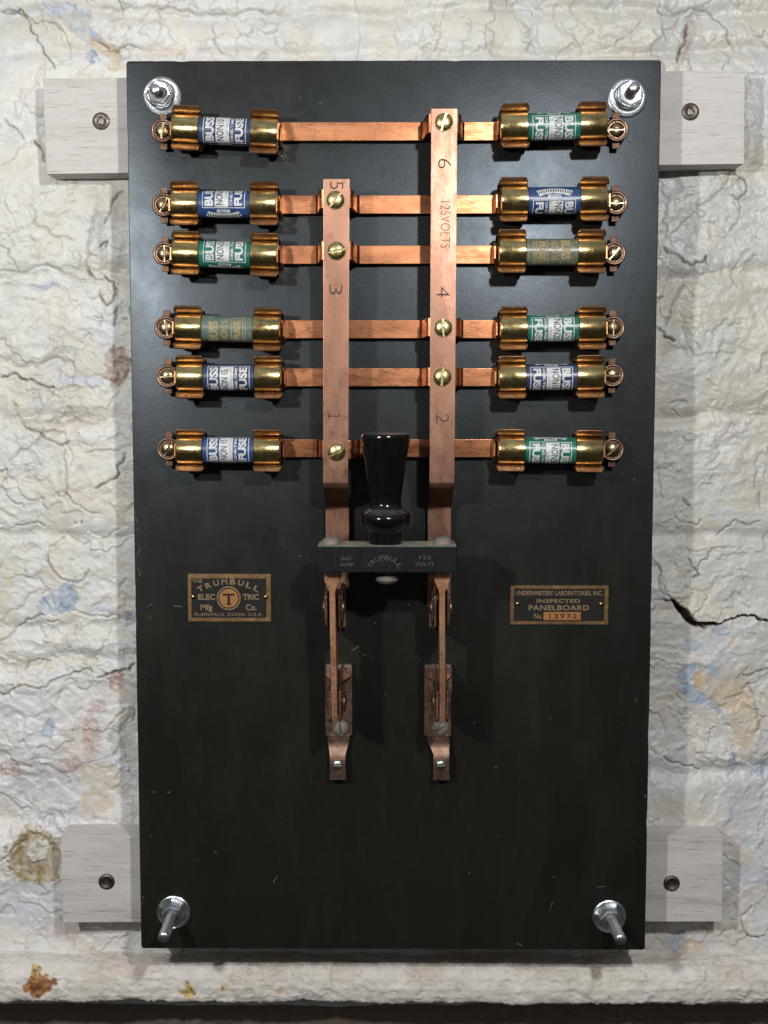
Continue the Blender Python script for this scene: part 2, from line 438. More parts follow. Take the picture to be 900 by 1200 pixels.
# (points, half width, depth, darkness)
CRACKS = [
 ([(0,12),(20,13),(33,22),(42,40),(48,52),(58,70),(66,82)], .9, 3, .75),
 ([(0,11),(22,9),(33,18),(40,26),(55,24),(62,27),(72,36)], .9, 3, .75),
 ([(118,12),(140,13),(146,11),(165,12),(200,9),(240,14),(300,11),(340,16)], 1.4, 3, .35),
 ([(140,0),(143,8),(145,12)], .8, 2, .6),
 ([(108,47),(118,52),(128,60),(145,56),(165,58)], 1.1, 2.5, .6),
 ([(248,30),(252,50),(262,62)], .7, 2, .5),
 ([(5,140),(18,150),(28,164)], .8, 2, .6),
 ([(40,165),(50,176),(54,190)], 1.3, 4, .8),
 ([(35,240),(45,255),(40,262),(55,268),(85,282)], .9, 3, .4),
 ([(0,288),(12,293),(10,300),(18,310),(22,318)], .9, 2, .5),
 ([(0,318),(35,316),(62,314),(80,322),(100,330),(120,332)], 1.8, 4, .22),
 ([(0,335),(30,334),(60,333),(80,340)], 1.8, 4, .22),
 ([(112,240),(108,262),(104,285),(102,310),(108,325)], 1.2, 4, .35),
 ([(145,225),(138,232),(130,250),(122,262)], 1.0, 4, .7),
 ([(115,290),(126,283),(124,290)], 1.2, 4, .8),
 ([(104,316),(110,326),(122,324),(134,330),(138,340),(134,350),(127,358),(118,340)], 1.4, 5, .7),
 ([(139,360),(137,372),(134,382)], 1.0, 4, .8),
 ([(150,374),(145,374)], .8, 3, .8),
 ([(112,371),(120,372),(117,382)], .8, 3, .6),
 ([(98,398),(105,390),(110,402)], .8, 2, .4),
 ([(0,443),(8,441),(16,437),(24,444),(34,444),(46,450),(56,454),(64,455)], 1.2, 4.5, .85),
 ([(64,455),(80,453),(100,454),(118,454)], 1.3, 3, .35),
 ([(52,456),(60,462),(70,466)], 1.2, 2.5, .3),
 ([(14,470),(18,482),(22,492),(40,492),(60,494),(90,492),(125,492)], 1.4, 3.5, .30),
 ([(22,494),(34,503),(46,506),(54,515),(62,518),(72,522),(82,516)], 1.2, 4, .6),
 ([(76,528),(77,548),(78,565),(79,580),(86,588),(100,597),(118,602)], 1.0, 3.5, .5),
 ([(0,568),(6,575),(12,586),(25,590),(28,596)], .9, 3, .55),
 ([(0,553),(8,550),(9,558),(4,563)], 1.0, 3, .6),
 ([(148,530),(144,542),(138,546),(141,556),(132,562),(122,567),(112,572)], 1.1, 4.5, .8),
 ([(100,530),(112,528),(125,527),(140,528)], 1.0, 3, .35),
 ([(18,616),(30,615),(42,612),(52,617)], 1.0, 3, .65),
 ([(95,612),(97,612)], 1.6, 4, .8), ([(88,612),(90,613)], 1.4, 4, .7),
 ([(55,652),(58,664),(66,674),(78,681),(86,682),(94,682),(100,675),(104,668)], 1.1, 4, .6),
 ([(56,642),(66,636),(74,631)], .9, 3, .5),
 ([(118,632),(130,625),(140,620)], .9, 3, .45),
 ([(0,752),(14,742),(26,732),(40,724),(50,721)], 1.1, 5, .55),
 ([(54,728),(62,730),(68,728)], 1.0, 4, .5),
 ([(84,716),(100,721),(125,724),(150,728)], 1.2, 3.5, .25),
 ([(88,735),(91,752)], .7, 2, .3),
 ([(0,812),(3,815),(10,814),(18,806),(24,803),(36,805),(56,804),(66,796),(84,789),(108,788)], 1.0, 4.5, .65),
 ([(113,795),(125,790),(140,787),(152,785),(158,777)], 1.5, 7, .95),  # shadow edge painted as a dark crack line
 ([(28,786),(34,776),(45,773),(58,775)], .9, 3, .4),
 ([(140,700),(145,682),(148,677)], .9, 3, .5),
 ([(128,850),(138,838),(147,830)], .9, 3, .5), ([(156,830),(155,846)], 1.2, 4, .6),
 ([(0,1010),(12,998),(22,990),(30,985)], 1.0, 4, .55),
 ([(138,978),(145,980),(156,978)], .8, 3, .6),
 ([(780,8),(798,16),(808,10),(830,12),(846,28),(852,40),(862,60)], 1.0, 3, .5),
 ([(806,28),(803,44),(798,58),(794,74)], 1.6, 5, .7),
 ([(770,14),(790,18),(800,12)], 1.0, 3, .5),
 ([(862,205),(870,210),(875,216),(872,228),(866,234),(858,229)], 1.0, 4, .75),
 ([(866,234),(867,250),(860,264),(856,272)], .9, 3, .35),
 ([(777,290),(780,296),(790,298),(796,303),(808,312),(822,308),(826,300),(829,312)], 1.2, 4.5, .75),
 ([(824,260),(838,260)], .7, 2, .5),
 ([(858,330),(857,318),(868,304),(878,292)], 1.5, 4, .3), ([(858,330),(864,338)], .9, 3, .35),
 ([(800,335),(792,350),(784,362),(785,372),(780,385)], 1.4, 4, .5),
 ([(770,350),(776,348)], 1.2, 4, .7), ([(770,385),(778,395),(790,400)], 1.6, 5, .8),
 ([(784,472),(794,469),(804,471)], .9, 3, .5), ([(786,480),(796,488)], .9, 3, .5),
 ([(815,402),(822,410)], .8, 3, .6),
 ([(840,480),(850,486),(868,484),(880,487),(900,486)], .9, 2.5, .35),
 ([(800,584),(808,593)], 1.0, 4, .7), ([(790,600),(797,612),(808,613),(818,616),(822,608)], 1.0, 3.5, .55),
 ([(840,628),(855,617),(862,610),(880,616),(892,610)], 1.0, 3.5, .5),
 ([(804,642),(830,643),(862,641)], .8, 2, .4),
 ([(807,655),(810,664),(817,668),(819,674),(812,677)], 1.2, 4, .7),
 ([(756,640),(772,692),(786,702)], .9, 3, .6),
 ([(760,770),(780,777),(800,778)], .8, 2, .3),
 ([(870,790),(880,790),(890,786),(900,783)], 1.1, 4, .6),
 ([(875,800),(884,820),(886,840),(892,852)], .9, 3, .4),
 ([(776,885),(785,892),(800,896),(812,897),(820,902)], 1.0, 4, .5),
 ([(857,872),(860,890)], .7, 2, .4),
 ([(792,812),(798,820)], .8, 3, .5),
 ([(880,1060),(868,1072),(872,1090),(890,1100)], 1.0, 4, .4),
]
BIG_GAP = [(785,701),(792,708),(800,716),(806,724),(815,731),(826,734),(840,732),(852,726),(868,721),(884,721),(900,727)]
# blobs: cx, cy, rx, ry, angle, colour, strength
BLUE = (.32, .41, .55); PBLUE = (.52, .57, .67); OCH = (.58, .42, .27); PINK = (.52, .36, .34); WHITE = (.70, .70, .71)
CREAM = (.66, .62, .50); GREYB = (.42, .44, .47); BROWN = (.38, .27, .22)
BLOBS = [
 (88,22,22,16,35,BLUE,.9), (100,42,16,9,60,BLUE,1), (112,44,10,5,40,BLUE,.9), (60,10,30,8,0,PBLUE,.6), (108,66,6,9,0,BLUE,.9),
 (145,68,6,4,0,PBLUE,.8), (122,56,22,7,30,OCH,.8), (138,76,8,13,0,OCH,.7), (85,40,26,26,0,CREAM,.6), (120,75,10,9,0,WHITE,.8),
 (190,62,30,5,0,OCH,.35), (270,58,40,5,0,BROWN,.25),
 (52,334,16,5,-10,PBLUE,.7), (118,270,9,24,0,GREYB,.5), (140,250,12,40,0,GREYB,.35), (135,300,14,20,0,GREYB,.4), (130,390,14,24,0,PBLUE,.55), (72,374,5,10,0,CREAM,.8),
 (137,430,15,20,0,BROWN,.95), (100,447,22,6,5,PBLUE,.9), (100,410,10,12,0,CREAM,.7), (85,500,26,10,0,OCH,.18), (94,582,8,9,0,OCH,.3),
 (4,7,8,14,0,GREYB,.2),(2,560,6,8,0,CREAM,.8),
 (8,690,22,40,0,CREAM,.7), (30,695,18,30,20,WHITE,.9), (68,706,22,13,-15,BLUE,.85), (80,688,8,5,0,BLUE,.8), (62,672,14,12,40,OCH,.35),
 (118,690,22,12,0,WHITE,.95), (120,714,12,7,0,PBLUE,.7), (150,722,6,7,0,BLUE,.9), (45,812,20,6,0,PBLUE,.8),
 (150,745,30,6,0,CREAM,.5), (60,778,60,7,0,CREAM,.6),
 (70,880,90,100,0,(.68,.675,.69),.8), (57,855,7,11,15,BLUE,.7), (137,800,11,14,30,PINK,.85), (112,828,12,8,0,PINK,.5),
 (108,865,12,30,0,PINK,.65), (85,898,22,9,0,PINK,.6), (95,870,24,22,0,OCH,.25), (10,903,16,11,0,PINK,.7), (118,912,24,20,0,CREAM,.8), (112,940,20,14,0,OCH,.55),
 (45,918,38,10,-3,GREYB,.45), (140,868,12,18,0,(.40,.39,.35),.7), (132,915,10,20,0,OCH,.2), (150,900,14,40,0,GREYB,.35),
 (42,1005,31,34,0,(.34,.26,.13),1), (44,996,14,15,0,(.66,.65,.60),1), (35,975,22,10,0,OCH,.35),
 (20,1060,50,30,0,(.58,.61,.68),.8), (70,1090,30,14,0,PINK,.35), (105,1118,14,6,0,OCH,.6), (175,1117,12,6,0,OCH,.6),
 (806,45,10,26,10,BROWN,.45), (830,40,20,30,0,(.58,.58,.56),.6), (862,322,30,6,0,CREAM,.6), (770,320,8,50,0,OCH,.22),
 (762,420,6,10,0,GREYB,.8), (775,405,14,14,0,OCH,.3), (830,478,24,5,0,CREAM,.6), (780,500,30,30,0,CREAM,.25),
 (870,592,34,6,0,CREAM,.55), (832,628,10,6,0,WHITE,.9), (872,616,22,9,0,GREYB,.45), (848,600,14,6,0,PBLUE,.5),
 (790,666,14,10,20,CREAM,.5), (775,700,12,6,0,PBLUE,.6), (825,715,40,14,0,CREAM,.4),
 (843,739,10,6,20,BLUE,.7), (812,756,10,8,10,BLUE,.95), (840,760,20,16,0,PBLUE,.6), (858,752,10,8,0,OCH,.3), (833,783,12,8,-10,BLUE,.75), (804,787,12,7,-35,BLUE,.9),
 (812,812,18,9,25,BLUE,1), (835,825,14,6,35,BLUE,.95), (820,796,10,11,0,OCH,.85), (855,815,22,20,20,OCH,.65), (868,850,20,26,0,(.60,.50,.35),.7),(870,875,18,14,0,OCH,.35),
 (857,895,6,13,5,BLUE,.95), (864,932,4,16,10,BLUE,.7), (857,955,3,10,0,BLUE,.5), (893,900,12,9,0,BLUE,.75), (872,987,5,6,0,BLUE,.8), (885,950,30,60,0,(.60,.62,.68),.6), (885,1025,26,14,0,PBLUE,.8), (855,915,16,30,0,(.62,.62,.63),.6),
 (790,1108,10,12,0,BLUE,.6), (815,1113,14,12,0,OCH,.75), (845,1110,14,10,0,WHITE,.6),
]

def make_wall():
    xa, ya = P(-75, -70, WH); xb, yb = P(980, 1270, WH)
    xa = min(xa, P(-75, 1270, WH)[0]); xb = max(xb, P(980, 1270, WH)[0])
    st = 1.35
    xs = np.arange(xa, xb, st); ys = np.arange(ya, yb, st)
    gx, gy = np.meshgrid(xs, ys); x = gx.ravel(); y = gy.ravel()
    ix, iy = toimg(x, y, WH)
    wx = x + 14 * fbm(x, y, 60, 3, 21) + 5 * fbm(x, y, 17, 3, 24); wy = y + 14 * fbm(x, y, 60, 3, 31) + 5 * fbm(x, y, 17, 3, 34)
    H = 9 * fbm(wx, wy, 190, 3, 1) + 5 * fbm(wx, wy, 75, 2, 5)
    rough = sst(-.12, .28, fbm(x, y, 110, 3, 41))          # where the plaster is coarse
    rough = np.maximum(rough, .75 * sst(470, 300, ix) * sst(180, 300, iy) * sst(700, 500, iy))
    right = sst(640, 740, ix)
    rough = rough * (1 - .35 * right)
    H += (0.5 + 1.3 * rough) * ridged(wx, wy * 1.5, 42, 4, 51) * 1.3
    H += (0.35 + .9 * rough) * fbm(wx * 1.0, wy * 1.4, 15, 3, 61) * 1.6
    H += .45 * fbm(x, y, 5, 2, 71)
    # flaked coats of paint: little terraces with crisp edges
    layers = []
    for sc_, th, am, sd in ((75, .10, 1.3, 81), (48, .16, .9, 86), (120, -.05, 1.6, 90)):
        n = fbm(wx, wy, sc_, 5, sd, .55)
        H += am * 1.5 * sst(th - .009, th + .009, n)
        layers.append((n, th, sst(-.05, .2, fbm(x, y, 45, 3, sd + 3))))
    # stone courses under the paint
    for yc, d, wd, xr in ((16, 4, 9, None), (325, 5, 11, 'L'), (322, 4, 10, 'R'), (487, 4, 9, 'R'), (494, 4, 9, 'L'), (624, 3.5, 9, None), (735, 4, 10, 'L'), (774, 4, 10, 'L'), (898, 5, 12, 'R'), (62, 3, 8, None), (962, 3, 10, 'L')):
        yy = yc + 7 * fbm(x, y, 90, 3, 101 + yc) * 1.6
        g = np.exp(-((iy - yy) / wd) ** 2) * d * 1.35
        if xr == 'L': g = g * sst(420, 380, ix)
        if xr == 'R': g = g * sst(560, 600, ix)
        H -= g
    # vertical hollows hidden left and right of the board
    H -= 5 * np.exp(-((ix - (112 + 8 * fbm(x, y, 60, 2, 111))) / 9) ** 2) * sst(215, 240, iy) * sst(345, 325, iy)
    H -= 5 * np.exp(-((ix - (790 + 10 * fbm(x, y, 50, 2, 112))) / 14) ** 2) * sst(300, 330, iy) * sst(440, 400, iy)
    # cavity bottom left
    r = np.hypot((ix - 42) / 27, (iy - 1003) / 29) + .35 * fbm(x, y, 20, 3, 120)
    H -= 5 * sst(1.0, .75, r); r2 = np.hypot((ix - 44) / 15, (iy - 997) / 15) + .3 * fbm(x, y, 9, 3, 122)
    H += 5.5 * sst(1.05, .7, r2)
    # colour
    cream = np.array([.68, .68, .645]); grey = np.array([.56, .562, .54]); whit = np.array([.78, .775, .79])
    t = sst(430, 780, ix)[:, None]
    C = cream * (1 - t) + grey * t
    b = (sst(780, 850, iy) * .75)[:, None] * (1 - .5 * t); C = C * (1 - b) + whit * b  # white paint low down, raised further to make up for lamp falloff
    m = sst(.05, .35, fbm(wx, wy, 85, 4, 131))[:, None] * .55; C = C * (1 - m) + (C * .5 + whit * .5) * m
    m = sst(.12, .42, fbm(wx, wy, 60, 4, 141))[:, None] * .35; C = C * (1 - m) + np.array([.58, .53, .42]) * m
    m = (sst(.20, .40, fbm(wx, wy, 50, 5, 145)) * sst(120, 0, np.abs(iy - 1080)))[:, None] * .6; C = C * (1 - m) + np.array([.55, .42, .36]) * m
    dirt_shade = np.zeros_like(x)  # crack and gap dirt, plus painted shade for grooves finer than the grid
    tints = (np.array([.60, .60, .60]), np.array([.63, .58, .49]), np.array([.58, .60, .63]))
    for (n, th, mk), tn in zip(layers, tints):
        a_ = (sst(th, th - .02, n) * mk * .45)[:, None]; C = C * (1 - a_) + tn * a_ * (C.mean(1, keepdims=True) / .62)
        e_ = np.exp(-((n - th + .012) / .013) ** 2) * mk; dirt_shade = np.maximum(dirt_shade, e_ * .22 * (1 - .7 * right))
    for k, (cx, cy, rx, ry, an, col, stg) in enumerate(BLOBS):
        pad = 1.9 * max(rx, ry); w = (np.abs(ix - cx) < pad) & (np.abs(iy - cy) < pad)
        if not w.any(): continue
        a = math.radians(an); dx = ix[w] - cx; dy = iy[w] - cy
        u = (dx * math.cos(a) + dy * math.sin(a)) / rx; v = (-dx * math.sin(a) + dy * math.cos(a)) / ry
        R = np.hypot(u, v) + (.75 if max(rx, ry) < 25 else .45) * fbm(x[w], y[w], 14, 5, 200 + k, .7)
        mk = sst(1.03, .93, R) * stg * (0.8 + .5 * fbm(x[w], y[w], 6, 2, 300 + k))
        mk = np.clip(mk, 0, 1)[:, None]
        C[w] = C[w] * (1 - mk) + np.array(col) * mk
        H[w] -= .8 * mk[:, 0]
        if col in (PINK, BROWN):        # speckled bare plaster
            H[w] += 1.2 * fbm(x[w], y[w], 4.5, 2, 400 + k) * mk[:, 0]
            sp = (sst(.25, .45, fbm(x[w], y[w], 6, 3, 420 + k)) * mk[:, 0] * .7)[:, None]
            C[w] = C[w] * (1 - sp) + np.array([.22, .14, .13]) * sp
    # procedural hair cracks
    for sc_, wd, thr, sd in ((95, .010, .02, 501), (60, .012, .10, 511), (38, .017, .18, 521)):
        n = fbm(wx, wy, sc_, 4, sd, .6); mk = sst(thr, thr + .15, fbm(x, y, 70, 2, sd + 5))
        ln = sst(wd, wd * .3, np.abs(n)) * mk
        dirt_shade = np.maximum(dirt_shade, ln * .20 * (1 - .6 * right) * sst(.0, .2, fbm(x, y, 90, 2, sd + 9))); H -= ln * .9
    wrk = ridged(wx, wy, 24, 2, 541); wr = sst(.88, .99, wrk) * rough
    dirt_shade = np.maximum(dirt_shade, wr * .16); H -= wr * .8
    for pts, hw, dep, dk in CRACKS:
        m_, d, par = polydist(ix, iy, pts, 14)
        if not m_.any(): continue
        hw = hw * .72
        tp = np.clip(np.minimum(par, 1 - par) * 8 + .35, 0, 1)
        var = .65 + .7 * np.abs(fbm(x[m_], y[m_], 12, 2, 555))
        w_ = hw * tp * var
        g = np.exp(-(d / (w_ + .5)) ** 2)
        H[m_] -= dep * g
        # the coat lifts a little beside the crack
        H[m_] += dep * .14 * np.exp(-(d / (hw * 6)) ** 2)
        dirt_shade[m_] = np.maximum(dirt_shade[m_], min(1, dk * 1.15) * sst(w_ + .8, w_ * .4, d) * np.clip(var, .4, 1))
    # large open gap on the right
    m_, d, par = polydist(ix, iy, BIG_GAP, 30)
    wdt = 6.0 * np.exp(-((par - .27) / .16) ** 2) + 3.4 * np.exp(-((par - .50) / .09) ** 2) + 1.3
    wdt *= sst(0, .04, par)
    below = iy[m_] > np.interp(ix[m_], [p[0] for p in BIG_GAP], [p[1] for p in BIG_GAP])
    H[m_] += np.where(below, 0, 4.5) * np.exp(-(d / 16) ** 2)
    op = sst(wdt * .62 + .6, wdt * .62 - .5, d); H[m_] -= 26 * op; dirt_shade[m_] = np.maximum(dirt_shade[m_], op * .97)
    dd = np.clip(dirt_shade, 0, 1)[:, None]
    C = C * (1 - dd) + np.array([.055, .045, .035]) * dd
    # recess below the ledge, dark brown with the ledge's shadow painted in
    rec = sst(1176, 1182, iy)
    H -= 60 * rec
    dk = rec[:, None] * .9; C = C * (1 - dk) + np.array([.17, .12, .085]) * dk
    rg = .43 - .15 * right * sst(700, 200, iy) + .1 * fbm(x, y, 30, 3, 601)
    A = np.concatenate([np.clip(C, 0, 1), np.clip(rg, .25, .9)[:, None]], 1)
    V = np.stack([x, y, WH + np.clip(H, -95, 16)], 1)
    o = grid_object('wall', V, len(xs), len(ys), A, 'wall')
    o['kind'] = 'structure'
    return o
make_wall()

def make_ledge():
    HF = -48
    x0 = P(-75, 1150, HF)[0]; x1 = P(980, 1150, HF)[0]
    yt = P(450, 1131, HF - 12)[1]; yb = P(450, 1176, HF)[1]
    prof = [(yt - 2, -130), (yt - 1, -72), (yt + 1, -63), (yt + 6, -56), (yt + 14, -51), (yt + 25, HF), (yb - 8, HF), (yb - 3, HF - 1), (yb, HF - 4), (yb + .5, -70), (yb - 1, -140)]
    pp = np.array(prof); L = np.r_[0, np.cumsum(np.hypot(*np.diff(pp, axis=0).T))]
    s = np.arange(0, L[-1], 1.6)
    py = np.interp(s, L, pp[:, 0]); ph = np.interp(s, L, pp[:, 1])
    ty = np.gradient(py); th = np.gradient(ph); nn = np.hypot(ty, th); ny_ = -th / nn * -1; nh = ty / nn
    xs = np.arange(x0, x1, 1.7)
    gx, gs = np.meshgrid(xs, s); _, gy = np.meshgrid(xs, py); _, gh = np.meshgrid(xs, ph); _, gny = np.meshgrid(xs, -th / nn); _, gnh = np.meshgrid(xs, nh)
    x = gx.ravel(); q = gs.ravel()
    D = 2.2 * fbm(x, q, 120, 3, 700) + 1.5 * fbm(x, q, 32, 4, 710, .6) + .9 * ridged(x, q * 1.6, 18, 3, 720)
    n = fbm(x, q * 1.3, 40, 5, 730, .6); D += 1.2 * sst(-.01, .01, n) + .9 * sst(.14, .16, n)
    low = sst(L[6] - 2, L[7] + 1, q)
    D += low * (2.5 * fbm(x, q * .3, 26, 4, 740, .6))
    ix, iy = toimg(x, gy.ravel(), HF)
    base = np.array([.67, .635, .59]); C = np.tile(base, (len(x), 1))
    m = sst(.0, .3, fbm(x, q, 60, 4, 750))[:, None] * .6; C = C * (1 - m) + np.array([.70, .69, .66]) * m
    m = (sst(.05, .35, fbm(x, q, 45, 4, 760)) * sst(L[6], L[3], q))[:, None] * .5; C = C * (1 - m) + np.array([.52, .43, .37]) * m
    for cx, cy, rx, ry, col, st in ((46, 1155, 17, 11, (.40, .18, .06), 1), (42, 1158, 11, 6, (.20, .07, .025), 1), (40, 1142, 7, 5, (.58, .43, .18), 1), (220, 1163, 8, 8, (.62, .46, .16), 1), (262, 1158, 4, 5, (.6, .45, .2), .8), (327, 1162, 4, 5, (.6, .45, .2), .6), (150, 1140, 50, 5, PINK, .3), (700, 1150, 60, 8, CREAM, .4)):
        R = np.hypot((ix - cx) / rx, (iy - cy) / ry) + .8 * fbm(x, q, 9, 4, int(cx))
        mk = (sst(1.1, .85, R) * st)[:, None]; C = C * (1 - mk) + np.array(col) * mk; D -= 1.0 * mk[:, 0]
    rs = (C[:, 0] > C[:, 2] * 2.2)
    sp = sst(-.05, .35, fbm(x, q, 4.5, 4, 790, .65)) * rs * .8
    C = C * (1 - sp[:, None]) + np.array([.16, .06, .025]) * sp[:, None]; D -= sp * .8
    D += .7 * fbm(x, q, 6, 3, 795, .6) + .9 * ridged(x, q * 1.3, 11, 2, 797) * sst(.0, .3, fbm(x, q, 60, 2, 799))
    ln = sst(.016, .005, np.abs(fbm(x, q * 1.5, 50, 4, 770, .6))) * .35
    D -= ln * 3
    C = C * (1 - ln[:, None]) + .1 * ln[:, None]
    V = np.stack([x, gy.ravel() + D * gny.ravel(), gh.ravel() + D * gnh.ravel()], 1)
    A = np.concatenate([np.clip(C, 0, 1), np.full((len(x), 1), .5)], 1)
    o = grid_object('ledge', V, len(xs), len(s), A, 'wall'); o['kind'] = 'structure'
make_ledge()

# ------------------------------------------------------------------ battens
def batten(l, r, yl0, yl1, yr0, yr1, screws, label, ends):
    hb = -47
    lx0, ly0 = P(ends[0], yl0, hb); lx1, ly1 = P(ends[1], yl1, hb); rx0, ry0 = P(ends[2], yr0, hb); rx1, ry1 = P(ends[3], yr1, hb)
    cx, cy = (lx0 + rx0) / 2, (ly0 + ly1) / 2
    root = thing('wooden_batten', label, 'batten', (cx, cy, -90), 'battens behind the panel')
    bm = bmesh.new()
    poly = [(lx0 - cx, ly0 - cy), (rx0 - cx, ry0 - cy), (rx1 - cx, ry1 - cy), (lx1 - cx, ly1 - cy)]
    prism(bm, poly, 0, 43)
    build('plank', bm, 'wood', root, bevel=.9)
    for sx, sy in screws:
        x, y = P(sx, sy, hb)
        bm = bmesh.new()
        lathe(bm, [(0.4, .1), (3.2, .1), (4.6, 1.6), (7.6, 2.4), (9.2, 1.8), (10.2, .6), (10.2, -.5)], (x - cx, y - cy, 43.2), n=30)
        for a in range(4):
            ca = math.radians(45 + 90 * a); u = 3.6
            box(bm, x - cx + u * math.cos(ca) - .8, x - cx + u * math.cos(ca) + .8, y - cy + u * math.sin(ca) - .8, y - cy + u * math.sin(ca) + .8, 43.2, 45.2)
        build('screw', bm, 'steel_dark', root, ang=25)
batten(50, 873, 92, 204, 82, 192, ((118.5, 142), (809, 131)), 'pale wooden batten behind the top of the black panel', (50, 55, 873, 872))
batten(71, 848, 979, 1081, 980, 1080, ((125, 1033), (787, 1035)), 'pale wooden batten behind the bottom of the black panel, just over the ledge', (71, 74, 847, 846))

# ------------------------------------------------------------------ the panel
tl = P(147, 71); tr = P(775, 70.5); bl = P(166, 1111); br = P(756, 1114)
BX0 = (tl[0] + bl[0]) / 2; BX1 = (tr[0] + br[0]) / 2; BY0 = (tl[1] + tr[1]) / 2; BY1 = (bl[1] + br[1]) / 2
print('board', tl, tr, bl, br)
BCX, BCY = (BX0 + BX1) / 2, BY1
panel = thing('panelboard', 'tall black electrical panelboard with copper bars and two rows of fuses, fixed to the wall', 'panelboard', (0, 0, 0))
panel.location = W(BCX, BCY, -47)
def on_panel(x, y, h): return (x - BCX, y - BCY, h + 47)
def pb(name, bm, mats, loc=(0, 0, 0), parent=None, **k):
    """a part of the panel whose mesh is given around loc (absolute)"""
    return build(name, bm, mats, parent or panel, on_panel(*loc) if not parent else loc, **k)

def rrect(x0, x1, y0, y1, r, n=5, only=None):
    pts = []
    for (cx, cy, a0) in ((x1 - r, y0 + r, -90), (x1 - r, y1 - r, 0), (x0 + r, y1 - r, 90), (x0 + r, y0 + r, 180)):
        for k in range(n + 1):
            a = math.radians(a0 + 90 * k / n); pts.append((cx + r * math.cos(a), cy + r * math.sin(a)))
        a = pts[-1]; b = {-90: (x1, y1 - r), 0: (x0 + r, y1), 90: (x0, y0 + r), 180: (x1 - r, y0)}[a0]
        m_ = 60
        for k in range(1, m_):
            j = random.gauss(0, .05) - (random.random() < .035) * random.uniform(.3, .9)
            t_ = k / m_; u = (math.cos(math.radians(a0 + 90)), math.sin(math.radians(a0 + 90)))
            pts.append((a[0] + (b[0] - a[0]) * t_ + u[0] * j, a[1] + (b[1] - a[1]) * t_ + u[1] * j))
    return pts
bm = bmesh.new(); prism(bm, rrect(BX0, BX1, BY0, BY1, 3.5), -46.5, 0)
bmesh.ops.recalc_face_normals(bm, faces=bm.faces)
def ribbon2d(bm, pts, w, h, mi):
    for (a, b) in zip(pts, pts[1:]):
        d = Vector((b[0] - a[0], b[1] - a[1])); L = d.length
        if L < .1: continue
        nrm = Vector((-d.y, d.x)) / L * w / 2
        vs = [bm.verts.new((a[0] - nrm.x, a[1] - nrm.y, h)), bm.verts.new((b[0] - nrm.x, b[1] - nrm.y, h)), bm.verts.new((b[0] + nrm.x, b[1] + nrm.y, h)), bm.verts.new((a[0] + nrm.x, a[1] + nrm.y, h))]
        f = bm.faces.new(vs); f.material_index = mi
ed = [e for e in bm.edges if e.calc_face_angle(0) > math.radians(50)]
bmesh.ops.bevel(bm, geom=ed, offset=1.6, segments=3, profile=.6, affect='EDGES')
r_ = random.Random(3)
SC = [[(152,421),(156,433),(160,437),(164,434),(168,438),(172,432),(177,430),(182,435)], [(187,478),(191,475)], [(168,481),(171,480)],
      [(158,600),(160,612)],[(159,618),(163,622)],[(165,640),(160,652)],[(161,665),(164,672),(162,680)],[(170,712),(178,708)],[(172,723),(177,724)],[(203,710),(214,711)],
      [(640,705),(639,706)],[(745,818),(745,826)],[(320,1035),(325,1027)],[(250,996),(255,1001)],[(437,772),(436,771)],[(412,763),(420,757)],[(425,768),(433,766)],
      [(350,116),(354,113)],[(370,118),(377,121)],[(168,1050),(166,1060)],[(604,1105),(612,1108)],[(644,1068),(647,1058)],[(700,1040),(712,1038)],[(755,930),(757,935)],
      [(178,928),(184,928)],[(196,929),(200,928)],[(743,560),(744,563)],[(163,780),(165,790)],[(478,340),(483,332)],[(438,730),(440,730)],[(580,900),(583,898)]]
for pts in SC:
    q = [P(*p) for p in pts]
    for a, b in zip(q, q[1:]):
        n_ = max(3, int(math.hypot(b[0] - a[0], b[1] - a[1]) / 1.5)); last = a
        for i in range(1, n_ + 1):
            p_ = (a[0] + (b[0] - a[0]) * i / n_ + r_.uniform(-.7, .7), a[1] + (b[1] - a[1]) * i / n_ + r_.uniform(-.7, .7))
            if r_.random() > .18: ribbon2d(bm, [last, p_], r_.uniform(.2, 1.2), .05, 1)
            last = p_
for k in range(70):
    x = r_.uniform(BX0 + 6, BX1 - 6); y = r_.uniform(BY0 + 6, BY1 - 6); rr = r_.choice([.4, .5, .6, .9])
    n_ = r_.choice([4, 5, 6]); vs = [bm.verts.new((x + rr * r_.uniform(.6, 1.4) * math.cos(6.283 * i / n_), y + rr * r_.uniform(.6, 1.4) * math.sin(6.283 * i / n_), .05)) for i in range(n_)]
    f = bm.faces.new(vs); f.material_index = 1
for v in bm.verts: v.co.x -= BCX; v.co.y -= BCY; v.co.z += 47
build('slab', bm, ['board', 'scuff'], panel)

